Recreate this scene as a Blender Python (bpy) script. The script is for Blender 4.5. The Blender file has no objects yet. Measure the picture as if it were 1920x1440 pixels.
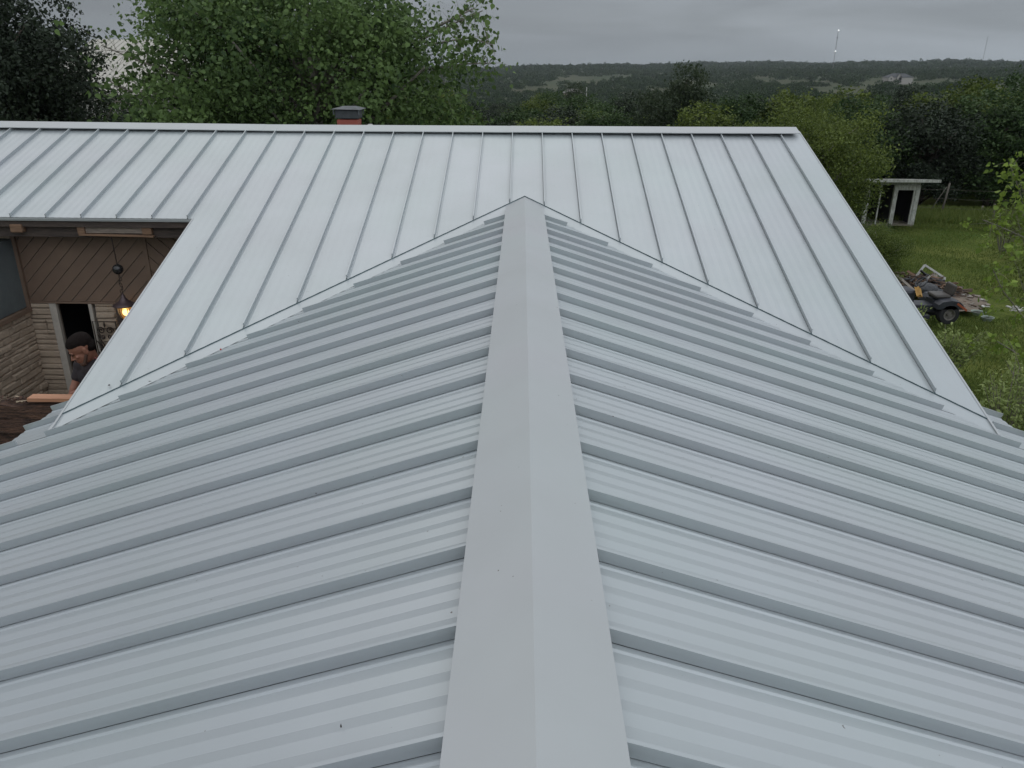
import bpy, math, random
import numpy as np
from mathutils import Vector, Matrix
S = bpy.context.scene
C = S.collection
R = math.radians
rnd = random.Random(7)
# ------------------------------------------------------------------ camera, sky, sun, exposure
F_PX = 1464.36; PITCH = 0.3821; YAW = -0.0090; ROLL = 0.0076
CAM = Vector((-0.048, 0.0, 1.462))
_cp, _sp = math.cos(PITCH), math.sin(PITCH)
FW = Vector((math.sin(YAW)*_cp, math.cos(YAW)*_cp, -_sp))
_rt = Vector((math.cos(YAW), -math.sin(YAW), 0)); _up = _rt.cross(FW)
RT = _rt*math.cos(ROLL) + _up*math.sin(ROLL); UP = -_rt*math.sin(ROLL) + _up*math.cos(ROLL)
cam = bpy.data.cameras.new('camera'); camo = bpy.data.objects.new('camera', cam); C.objects.link(camo)
cam.sensor_width = 36; cam.lens = F_PX/1920*36; cam.clip_start = 0.05; cam.clip_end = 12000
M = Matrix((RT, UP, -FW)).transposed().to_4x4(); M.translation = CAM; camo.matrix_world = M
S.camera = camo

SUN_EL, SUN_AZ = R(60), R(-22)      # azimuth measured from +Y (ahead) towards +X (right)
world = bpy.data.worlds.new('World'); S.world = world; world.use_nodes = True
nt = world.node_tree; nt.nodes.clear()
def N(t, typ, **kw):
    n = t.nodes.new(typ)
    for k, v in kw.items(): setattr(n, k, v)
    return n
L = nt.links.new
out = N(nt, 'ShaderNodeOutputWorld'); bg = N(nt, 'ShaderNodeBackground')
sky = N(nt, 'ShaderNodeTexSky', sky_type='NISHITA', sun_disc=False, sun_elevation=SUN_EL, sun_rotation=SUN_AZ, air_density=1.0, dust_density=3.0)
tc = N(nt, 'ShaderNodeTexCoord'); sep = N(nt, 'ShaderNodeSeparateXYZ'); L(tc.outputs['Generated'], sep.inputs[0])
ramp = N(nt, 'ShaderNodeValToRGB')     # overcast: brighter overhead than at the horizon
L(sep.outputs['Z'], ramp.inputs[0])
e = ramp.color_ramp.elements
e[0].position = 0.0; e[0].color = (.265, .300, .328, 1)
e[1].position = 1.0; e[1].color = (.73, .775, .825, 1)
for p, c in ((.05, (.268, .298, .325)), (.10, (.25, .275, .305)), (.25, (.54, .57, .61)), (.55, (.73, .77, .82))):
    q = ramp.color_ramp.elements.new(p); q.color = (*c, 1)
mp = N(nt, 'ShaderNodeMapping'); mp.inputs['Scale'].default_value = (1.5, 1.5, 13)
L(tc.outputs['Generated'], mp.inputs[0])
cn = N(nt, 'ShaderNodeTexNoise'); cn.inputs['Scale'].default_value = 1.6; cn.inputs['Detail'].default_value = 5; cn.inputs['Distortion'].default_value = .5
L(mp.outputs[0], cn.inputs['Vector'])
cr = N(nt, 'ShaderNodeMapRange'); cr.inputs['From Min'].default_value = .3; cr.inputs['From Max'].default_value = .7
cr.inputs['To Min'].default_value = .76; cr.inputs['To Max'].default_value = 1.20
L(cn.outputs['Fac'], cr.inputs[0])
xm = N(nt, 'ShaderNodeMapRange'); xm.inputs['From Min'].default_value = -.6; xm.inputs['From Max'].default_value = .5
xm.inputs['To Min'].default_value = .70; xm.inputs['To Max'].default_value = 1.20; L(sep.outputs['X'], xm.inputs[0])
ym = N(nt, 'ShaderNodeMapRange'); ym.inputs['From Min'].default_value = -.8; ym.inputs['From Max'].default_value = .4
ym.inputs['To Min'].default_value = 1.75; ym.inputs['To Max'].default_value = 1.0; L(sep.outputs['Y'], ym.inputs[0])
m0 = N(nt, 'ShaderNodeMath', operation='MULTIPLY'); L(ym.outputs[0], m0.inputs[0]); L(xm.outputs[0], m0.inputs[1])
mm = N(nt, 'ShaderNodeMath', operation='MULTIPLY'); L(cr.outputs[0], mm.inputs[0]); L(m0.outputs[0], mm.inputs[1])
mul = N(nt, 'ShaderNodeVectorMath', operation='SCALE'); L(ramp.outputs[0], mul.inputs[0]); L(mm.outputs[0], mul.inputs['Scale'])
mul2 = N(nt, 'ShaderNodeVectorMath', operation='SCALE'); mul2.inputs['Scale'].default_value = 1/0.1; L(mul.outputs[0], mul2.inputs[0])
mix = N(nt, 'ShaderNodeMix', data_type='RGBA'); mix.inputs[0].default_value = .95
L(sky.outputs[0], mix.inputs[6]); L(mul2.outputs[0], mix.inputs[7]); L(mix.outputs[2], bg.inputs[0])
bg.inputs[1].default_value = 0.1; L(bg.outputs[0], out.inputs[0])
sl = bpy.data.lights.new('sun', 'SUN'); sl.energy = 0.5; sl.angle = R(60); sl.color = (1, .96, .9)
so = bpy.data.objects.new('sun', sl); C.objects.link(so)
sd = Vector((math.sin(SUN_AZ)*math.cos(SUN_EL), math.cos(SUN_AZ)*math.cos(SUN_EL), math.sin(SUN_EL)))
so.rotation_euler = sd.to_track_quat('Z', 'Y').to_euler()
S.view_settings.view_transform = 'Standard'; S.view_settings.look = 'None'; S.view_settings.exposure = 0; S.view_settings.gamma = 1
S.render.resolution_x = 1024; S.render.resolution_y = 768; S.render.engine = 'CYCLES'

# ------------------------------------------------------------------ placing helpers
G = -3.8                                              # yard level
def ray(x, y): return FW + RT*((x-960)/F_PX) + UP*((720-y)/F_PX)
def atz(x, y, z): v = ray(x, y); return CAM + v*((z-CAM.z)/v.z)
def aty(x, y, Y): v = ray(x, y); return CAM + v*((Y-CAM.y)/v.y)

class MB:
    def __init__(s): s.v = []; s.f = []; s.m = []
    def add(s, vs, fs, mi=0):
        o = len(s.v); s.v += [tuple(p) for p in vs]
        for q in fs: s.f.append(tuple(o+i for i in q)); s.m.append(mi)
        return s
    def box(s, a, b, mi=0, M=None):
        (x0, y0, z0), (x1, y1, z1) = a, b
        vs = [Vector(p) for p in ((x0,y0,z0),(x1,y0,z0),(x1,y1,z0),(x0,y1,z0),(x0,y0,z1),(x1,y0,z1),(x1,y1,z1),(x0,y1,z1))]
        if M is not None: vs = [M @ p for p in vs]
        return s.add(vs, [(0,3,2,1),(4,5,6,7),(0,1,5,4),(1,2,6,5),(2,3,7,6),(3,0,4,7)], mi)
    def beam(s, p, q, w, h, up=Vector((0,0,1)), mi=0, roll=0):
        p, q = Vector(p), Vector(q); d = (q-p); l = d.length; d.normalize()
        sx = d.cross(Vector(up))
        if sx.length < 1e-4: sx = d.cross(Vector((1,0,0)))
        sx.normalize(); u = sx.cross(d)
        if roll: sx, u = sx*math.cos(roll)+u*math.sin(roll), u*math.cos(roll)-sx*math.sin(roll)
        vs = []
        for c in (p, q):
            for a, b in ((-1,-1),(1,-1),(1,1),(-1,1)): vs.append(c+sx*(a*w/2)+u*(b*h/2))
        return s.add(vs, [(0,1,2,3),(7,6,5,4),(0,4,5,1),(1,5,6,2),(2,6,7,3),(3,7,4,0)], mi)
    def tube(s, pts, rad, n=8, mi=0, cap=True):
        pts = [Vector(p) for p in pts]; K = len(pts)
        rs = rad if isinstance(rad, (list, tuple)) else [rad]*K
        ref = Vector((0,0,1)); o = len(s.v); prev = None
        for i, p in enumerate(pts):
            d = (pts[min(i+1,K-1)]-pts[max(i-1,0)])
            if d.length < 1e-9: d = Vector((0,0,1))
            d.normalize()
            if prev is None:
                a = d.cross(ref) if abs(d.z) < .95 else d.cross(Vector((1,0,0)))
            else: a = prev - d*prev.dot(d)
            a.normalize(); prev = a; b = d.cross(a)
            for k in range(n):
                t = 2*math.pi*k/n; s.v.append(tuple(p+a*(math.cos(t)*rs[i])+b*(math.sin(t)*rs[i])))
        for i in range(K-1):
            for k in range(n):
                k2 = (k+1) % n; s.f.append((o+i*n+k, o+i*n+k2, o+(i+1)*n+k2, o+(i+1)*n+k)); s.m.append(mi)
        if cap:
            s.f.append(tuple(o+k for k in range(n))[::-1]); s.m.append(mi)
            s.f.append(tuple(o+(K-1)*n+k for k in range(n))); s.m.append(mi)
        return s
    def lathe(s, prof, c, n=20, axis='Z', mi=0):
        c = Vector(c); o = len(s.v)
        for r, h in prof:
            for k in range(n):
                t = 2*math.pi*k/n; a, b = r*math.cos(t), r*math.sin(t)
                s.v.append(tuple(c+(Vector((a,b,h)) if axis=='Z' else Vector((a,h,b)) if axis=='Y' else Vector((h,a,b)))))
        for i in range(len(prof)-1):
            for k in range(n):
                k2 = (k+1) % n; s.f.append((o+i*n+k, o+i*n+k2, o+(i+1)*n+k2, o+(i+1)*n+k)); s.m.append(mi)
        return s
    def ell(s, c, r, M=None, nu=16, nv=10):
        c = Vector(c); o = len(s.v); vs = []
        for i in range(nv+1):
            a = math.pi*i/nv
            for k in range(nu):
                t = 2*math.pi*k/nu
                p = Vector((math.sin(a)*math.cos(t)*r[0], math.sin(a)*math.sin(t)*r[1], math.cos(a)*r[2]))
                vs.append(c+(M @ p if M is not None else p))
        fs = []
        for i in range(nv):
            for k in range(nu):
                k2 = (k+1) % nu; fs.append((i*nu+k, (i+1)*nu+k, (i+1)*nu+k2, i*nu+k2))
        return s.add(vs, fs)
    def build(s, name, mats, parent=None, smooth=False, bevel=0):
        me = bpy.data.meshes.new(name); me.from_pydata(s.v, [], s.f)
        if not isinstance(mats, (list, tuple)): mats = [mats]
        for m in mats: me.materials.append(m)
        if len(mats) > 1: me.polygons.foreach_set('material_index', s.m)
        if smooth: me.polygons.foreach_set('use_smooth', [True]*len(s.f))
        me.update()
        o = bpy.data.objects.new(name, me); C.objects.link(o)
        if parent is not None:
            o.parent = parent; o.matrix_parent_inverse = Matrix.Translation(parent.location).inverted() if parent.parent is None else Matrix()
        if bevel:
            b = o.modifiers.new('bevel', 'BEVEL'); b.width = bevel; b.segments = 2; b.limit_method = 'ANGLE'
        return o
def tag(o, label=None, cat=None, group=None, kind=None):
    for k, v in (('label',label),('category',cat),('group',group),('kind',kind)):
        if v: o[k] = v
    return o
def empty(name, loc, label, cat, group=None):
    o = bpy.data.objects.new(name, None); C.objects.link(o); o.location = loc; o.empty_display_size = .2
    return tag(o, label, cat, group)
def sub(ob, parent):
    """children given in world coordinates under a part that is itself in world coordinates"""
    ob.parent = parent; ob.matrix_parent_inverse = Matrix(); return ob

# ------------------------------------------------------------------ materials
def mat(name, col, rough=.6, metal=0, spec=.5, noise=None, bump=None, tint=None):
    m = bpy.data.materials.new(name); m.use_nodes = True; t = m.node_tree; b = t.nodes['Principled BSDF']
    b.inputs['Base Color'].default_value = (*col, 1); b.inputs['Roughness'].default_value = rough
    b.inputs['Metallic'].default_value = metal; b.inputs['Specular IOR Level'].default_value = spec
    tc = N(t, 'ShaderNodeTexCoord'); l = t.links.new
    if noise:    # (scale, amount, second colour)
        n = N(t, 'ShaderNodeTexNoise'); n.inputs['Scale'].default_value = noise[0]; n.inputs['Detail'].default_value = 8; n.inputs['Roughness'].default_value = .65
        if len(noise) > 3:
            mp = N(t, 'ShaderNodeMapping'); mp.inputs['Scale'].default_value = noise[3]; l(tc.outputs['Object'], mp.inputs[0]); l(mp.outputs[0], n.inputs['Vector'])
        else: l(tc.outputs['Object'], n.inputs['Vector'])
        r = N(t, 'ShaderNodeMapRange'); r.inputs['From Min'].default_value = .35; r.inputs['From Max'].default_value = .65; r.inputs['To Max'].default_value = noise[1]; l(n.outputs['Fac'], r.inputs[0])
        x = N(t, 'ShaderNodeMix', data_type='RGBA'); x.inputs[6].default_value = (*col, 1); x.inputs[7].default_value = (*noise[2], 1)
        l(r.outputs[0], x.inputs[0]); l(x.outputs[2], b.inputs['Base Color'])
    if bump:     # (scale, strength, distance, [mapping])
        n = N(t, 'ShaderNodeTexNoise'); n.inputs['Scale'].default_value = bump[0]; n.inputs['Detail'].default_value = 6
        if len(bump) > 3:
            mp = N(t, 'ShaderNodeMapping'); mp.inputs['Scale'].default_value = bump[3]; l(tc.outputs['Object'], mp.inputs[0]); l(mp.outputs[0], n.inputs['Vector'])
        else: l(tc.outputs['Object'], n.inputs['Vector'])
        bp = N(t, 'ShaderNodeBump'); bp.inputs['Strength'].default_value = bump[1]; bp.inputs['Distance'].default_value = bump[2]
        l(n.outputs['Fac'], bp.inputs['Height']); l(bp.outputs[0], b.inputs['Normal'])
    return m
def metal_mat(name, col, rough=.42, metallic=.28):
    m = mat(name, col, rough, metal=metallic, spec=.6); t = m.node_tree; l = t.links.new; b = t.nodes['Principled BSDF']
    tc = N(t, 'ShaderNodeTexCoord')
    # broad oil-canning waves plus a fine paint grain
    n1 = N(t, 'ShaderNodeTexNoise'); n1.inputs['Scale'].default_value = 1.1; n1.inputs['Detail'].default_value = 2; l(tc.outputs['Object'], n1.inputs['Vector'])
    n2 = N(t, 'ShaderNodeTexNoise'); n2.inputs['Scale'].default_value = 420; n2.inputs['Detail'].default_value = 2; l(tc.outputs['Object'], n2.inputs['Vector'])
    b1 = N(t, 'ShaderNodeBump'); b1.inputs['Strength'].default_value = .55; b1.inputs['Distance'].default_value = .03; l(n1.outputs['Fac'], b1.inputs['Height'])
    b2 = N(t, 'ShaderNodeBump'); b2.inputs['Strength'].default_value = .12; b2.inputs['Distance'].default_value = .0006; l(n2.outputs['Fac'], b2.inputs['Height']); l(b1.outputs[0], b2.inputs['Normal'])
    l(b2.outputs[0], b.inputs['Normal'])
    n3 = N(t, 'ShaderNodeTexNoise'); n3.inputs['Scale'].default_value = .8; n3.inputs['Detail'].default_value = 7; n3.inputs['Roughness'].default_value = .6; l(tc.outputs['Object'], n3.inputs['Vector'])
    r = N(t, 'ShaderNodeMapRange'); r.inputs['From Min'].default_value = .35; r.inputs['From Max'].default_value = .7; r.inputs['To Max'].default_value = 1; l(n3.outputs['Fac'], r.inputs[0])
    x = N(t, 'ShaderNodeMix', data_type='RGBA'); x.inputs[6].default_value = (*col, 1); x.inputs[7].default_value = (col[0]*.93, col[1]*.925, col[2]*.915, 1); l(r.outputs[0], x.inputs[0])
    n4 = N(t, 'ShaderNodeTexNoise'); n4.inputs['Scale'].default_value = .55; n4.inputs['Detail'].default_value = 3; l(tc.outputs['Object'], n4.inputs['Vector'])
    r4 = N(t, 'ShaderNodeMapRange'); r4.inputs['From Min'].default_value = .4; r4.inputs['From Max'].default_value = .62; l(n4.outputs['Fac'], r4.inputs[0])
    x4 = N(t, 'ShaderNodeMix', data_type='RGBA', blend_type='MULTIPLY'); x4.inputs[0].default_value = 1
    t4 = N(t, 'ShaderNodeMix', data_type='RGBA'); t4.inputs[6].default_value = (1.018,.998,1.010,1); t4.inputs[7].default_value = (.987,1.004,.99,1); l(r4.outputs[0], t4.inputs[0])
    l(x.outputs[2], x4.inputs[6]); l(t4.outputs[2], x4.inputs[7]); x = x4
    # sparse dust specks
    vo = N(t, 'ShaderNodeTexNoise'); vo.inputs['Scale'].default_value = 55; vo.inputs['Detail'].default_value = 1; l(tc.outputs['Object'], vo.inputs['Vector'])
    g = N(t, 'ShaderNodeMath', operation='GREATER_THAN'); g.inputs[1].default_value = .815; l(vo.outputs['Fac'], g.inputs[0])
    y = N(t, 'ShaderNodeMix', data_type='RGBA'); y.inputs[7].default_value = (.12, .11, .10, 1); l(g.outputs[0], y.inputs[0]); l(x.outputs[2], y.inputs[6])
    l(y.outputs[2], b.inputs['Base Color'])
    rr = N(t, 'ShaderNodeMapRange'); rr.inputs['To Min'].default_value = rough-.05; rr.inputs['To Max'].default_value = rough+.1; l(n3.outputs['Fac'], rr.inputs[0]); l(rr.outputs[0], b.inputs['Roughness'])
    return m
def leaf_mat(name, c1, c2, trans=.25, spec=.2):
    m = bpy.data.materials.new(name); m.use_nodes = True; t = m.node_tree; l = t.links.new; b = t.nodes['Principled BSDF']
    a = N(t, 'ShaderNodeAttribute', attribute_name='tone')
    x = N(t, 'ShaderNodeMix', data_type='RGBA'); x.inputs[6].default_value = (*c1, 1); x.inputs[7].default_value = (*c2, 1); l(a.outputs['Fac'], x.inputs[0])
    l(x.outputs[2], b.inputs['Base Color']); b.inputs['Roughness'].default_value = .6; b.inputs['Specular IOR Level'].default_value = spec
    tr = N(t, 'ShaderNodeBsdfTranslucent'); l(x.outputs[2], tr.inputs[0])
    ms = N(t, 'ShaderNodeMixShader'); ms.inputs[0].default_value = trans; l(b.outputs[0], ms.inputs[1]); l(tr.outputs[0], ms.inputs[2])
    l(ms.outputs[0], t.nodes['Material Output'].inputs[0])
    return m
METAL = metal_mat('grey painted steel', (.402, .439, .455), .33)
METALF = metal_mat('grey painted steel flat trim', (.388, .409, .418), .42, .12)
HEMSHADE = mat('hem gap shade', (.07, .11, .12), .5)  # dark colour stands in for the shade under the valley hem
FOIL = mat('underside steel', (.25, .27, .28), .5, metal=.3)
BARK = mat('bark', (.13, .105, .085), .9, noise=(6, 1, (.06,.05,.04)), bump=(18, .8, .02))
BARKP = mat('pale bark', (.24, .215, .18), .9, noise=(6, 1, (.12,.11,.09)), bump=(18, .8, .02))

# ------------------------------------------------------------------ terrain
def ground_z(x, y):
    r = np.hypot(x, y); az = np.arctan2(x, np.maximum(y, 1e-3)); k = np.clip((az+.05)/.6, 0, 1)
    zl = np.interp(r, [0, 42, 100, 200, 400, 700, 1100, 1600, 2200, 9000], [G, G-.3, G-3.6, -13, -19, -19, -11, -4, 1.5, 3])
    zr = np.interp(r, [0, 42, 100, 200, 400, 700, 1100, 1600, 2200, 9000], [G, G-.3, G-3.2, -11, -12, -2.5, 4, 14, 26, 30])
    z = zl*(1-k)+zr*k
    w = np.clip((r-60)/300, 0, 1)
    return z + w*(np.sin(x*.011+1)*np.cos(y*.008)*1.6+np.sin(x*.004-y*.003)*2.2+np.clip((r-1200)/800,0,1)*(1.2*np.sin(az*31)+1.3*np.sin(az*67+1)))
def make_ground():
    rs = np.concatenate([np.linspace(0, 60, 16), np.geomspace(66, 3000, 80)]); na = 160
    v = []; f = []
    for i, r in enumerate(rs):
        for a in range(na):
            t = 2*math.pi*a/na; x, y = r*math.sin(t), r*math.cos(t)
            v.append((x, y, float(ground_z(np.float64(x), np.float64(y))) if y > 0 else G))
    for i in range(len(rs)-1):
        for a in range(na):
            b = (a+1) % na; f.append((i*na+a, (i+1)*na+a, (i+1)*na+b, i*na+b))
    mb = MB(); mb.v = v; mb.f = f; mb.m = [0]*len(f)
    m = bpy.data.materials.new('grass ground'); m.use_nodes = True; t = m.node_tree; l = t.links.new; b = t.nodes['Principled BSDF']
    tc = N(t, 'ShaderNodeTexCoord')
    def noi(s, d=8, ro=.6):
        n = N(t, 'ShaderNodeTexNoise'); n.inputs['Scale'].default_value = s; n.inputs['Detail'].default_value = d; n.inputs['Roughness'].default_value = ro; l(tc.outputs['Object'], n.inputs['Vector']); return n
    n1, n2, n3 = noi(.35), noi(9, 6, .8), noi(.012, 5)
    c = N(t, 'ShaderNodeValToRGB'); l(n1.outputs['Fac'], c.inputs[0]); e = c.color_ramp.elements
    e[0].position = .36; e[0].color = (.065, .105, .020, 1); e[1].position = .66; e[1].color = (.150, .170, .048, 1)
    c2 = N(t, 'ShaderNodeMix', data_type='RGBA', blend_type='MULTIPLY'); c2.inputs[0].default_value = .7; l(c.outputs[0], c2.inputs[6])
    cc = N(t, 'ShaderNodeValToRGB'); l(n2.outputs['Fac'], cc.inputs[0]); cc.color_ramp.elements[0].position = .35; cc.color_ramp.elements[0].color = (.35,.4,.35,1); cc.color_ramp.elements[1].position = .65; cc.color_ramp.elements[1].color = (1.5,1.45,1.2,1); l(cc.outputs[0], c2.inputs[7])
    # far fields: paler grass
    sx = N(t, 'ShaderNodeVectorMath', operation='LENGTH'); l(tc.outputs['Object'], sx.inputs[0])
    rr = N(t, 'ShaderNodeMapRange'); rr.inputs['From Min'].default_value = 120; rr.inputs['From Max'].default_value = 400; l(sx.outputs['Value'], rr.inputs[0])
    fr = N(t, 'ShaderNodeValToRGB'); l(n3.outputs['Fac'], fr.inputs[0]); fr.color_ramp.elements[0].position = .35; fr.color_ramp.elements[0].color = (.036,.054,.024,1); fr.color_ramp.elements[1].position = .7; fr.color_ramp.elements[1].color = (.080,.078,.046,1)
    x = N(t, 'ShaderNodeMix', data_type='RGBA'); l(rr.outputs[0], x.inputs[0]); l(c2.outputs[2], x.inputs[6]); l(fr.outputs[0], x.inputs[7])
    l(x.outputs[2], b.inputs['Base Color']); b.inputs['Roughness'].default_value = .95; b.inputs['Specular IOR Level'].default_value = .1
    bp = N(t, 'ShaderNodeBump'); bp.inputs['Strength'].default_value = .8; bp.inputs['Distance'].default_value = .06; l(n2.outputs['Fac'], bp.inputs['Height']); l(bp.outputs[0], b.inputs['Normal'])
    o = mb.build('ground', m, smooth=True); tag(o, kind='structure')
make_ground()

# ------------------------------------------------------------------ the house: slopes of the two wings
AL, AR, BE, PSI = .3178, .3101, .3216, -.0031
YI = 9.3041; SP = .406; PH_L, PH_R = 1.8293, 1.8203; X0B = -.5759
tL, tR, tB = math.tan(AL), math.tan(AR), math.tan(BE)
ev = Vector((math.cos(PSI), math.sin(PSI), 0)); nv = Vector((-math.sin(PSI), math.cos(PSI), 0))
def Bp(e_, n_, dz=0): p = Vector((0, YI, 0))+ev*e_+nv*n_; p.z = n_*tB+dz*1.0; return p
def zA(x): return -abs(x)*(tL if x < 0 else tR)
def val_n(e_):                     # valley position on the far wing's slope, in plan
    return zA(e_)/tB
def val_y(x): return Bp(x, val_n(x)).y   # valley position for the near wing
EAVE = 4.17; RAKE_L, RAKE_R = -3.77, 3.79; N_CR = 2.03; N_EAVE = -.43
house = empty('house', (0, 6, G), 'low stone house with new pale grey standing seam metal roof of two crossing wings', 'house')
def prof(npan=22):                 # one panel's cross-section: (offset toward the next seam, height)
    p = [(0.0, 0), (.012, 0), (.020, .0005), (.025, .006), (.030, .006), (.037, .0005)]
    n = 24
    for i in range(1, n+1):
        u = i/n; w = (u*4) % 1.0; p.append((.040+u*(SP-.052), .0056*(1-abs(2*w-1))))
    return p
PR = prof()
def clip_poly(poly, a, b, c):      # keep a*x+b*y<=c
    o = []
    for i in range(len(poly)):
        p, q = poly[i], poly[(i+1) % len(poly)]
        dp, dq = a*p[0]+b*p[1]-c, a*q[0]+b*q[1]-c
        if dp <= 0: o.append(p)
        if (dp < 0 < dq) or (dq < 0 < dp):
            t = dp/(dp-dq); o.append((p[0]+(q[0]-p[0])*t, p[1]+(q[1]-p[1])*t))
    return o
def build_A(sg):
    tt = tL if sg < 0 else tR; ph = PH_L if sg < 0 else PH_R
    mb = MB()
    # valley line in plan on this side: through (0,YI) and (sg*4, val_y(sg*4))
    vy = val_y(sg*4.0); a_, b_ = (YI-vy)/4.0, 1.0     # a|x| + y <= YI
    YEND = 6.42
    for k in range(-12, 19):
        ys = ph+k*SP; pts = [(ys-o, h) for o, h in PR]
        for i in range(len(pts)-1):
            (y1, h1), (y0, h0) = pts[i], pts[i+1]
            for region in (0, 1):
                if region == 0: poly = clip_poly([(.05,y0),(EAVE,y0),(EAVE,y1),(.05,y1)], a_, b_, YI+.03)
                else:           # little eave strip that runs on past the other wing's rake
                    poly = clip_poly([(3.72,y0),(EAVE,y0),(EAVE,y1),(3.72,y1)], -a_, -b_, -(YI+.03))
                    poly = clip_poly(poly, 0, 1, YEND) if poly else poly
                if len(poly) < 3: continue
                vs = []
                for x, y in poly:
                    t = 0 if y1 == y0 else (y-y0)/(y1-y0)
                    vs.append((sg*x, y, -x*tt+h0+(h1-h0)*t))
                f = tuple(range(len(vs))); mb.add(vs, [f if sg > 0 else f[::-1]])
    o = mb.build('roof_slope', METAL, house)
    # eave drip edge
    for k in range(-12, 19):
        y = ph+k*SP; s = MB()
        if y < val_y(sg*EAVE)-.02: xs = [(.13, EAVE+.01)]
        else:
            xe = (YI-y)/a_-.14; xs = []
            if xe > .33: xs.append((.13, min(xe, EAVE+.01)))
            if y < YEND: xs.append((max(3.84, xe+.25), EAVE+.01))
        if not xs: continue
        c, s_ = math.cos(math.atan(tt)), math.sin(math.atan(tt))
        for x0, x1 in xs:
            if x1-x0 < .02: continue
            nrm = Vector((sg*s_, 0, c))
            A = Vector((sg*x0, y, -x0*tt)); B = Vector((sg*x1, y, -x1*tt)); yy = Vector((0,1,0))
            ns = max(1, int((x1-x0)/.35)); ph_ = k*2.3+sg
            def pr(w0, w1, h0, h1):
                vs = []; fs = [(0,1,2,3), (4*ns+3,4*ns+2,4*ns+1,4*ns)]
                for i in range(ns+1):
                    P = A.lerp(B, i/ns); wv = .0016*math.sin(i*.9+ph_)+.001*math.sin(i*2.3+ph_*2); hv = .0009*math.sin(i*1.3+ph_*3)
                    for w, h in ((w0,h0),(w1,h0),(w1,h1),(w0,h1)): vs.append(P+yy*(w+(wv if h > .02 else wv*.6))+nrm*(h+(hv if h > .02 else 0)))
                for i in range(ns):
                    a = 4*i
                    for q in range(4): fs.append((a+q, a+4+q, a+4+(q+1) % 4, a+(q+1) % 4))
                s.add(vs, fs)
            pr(-.001, .012, .0028, .0465); pr(.004, .011, -.002, .0027)
        s.build('standing_seam', METAL, o)
    return o
build_A(-1); build_A(1)

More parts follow.
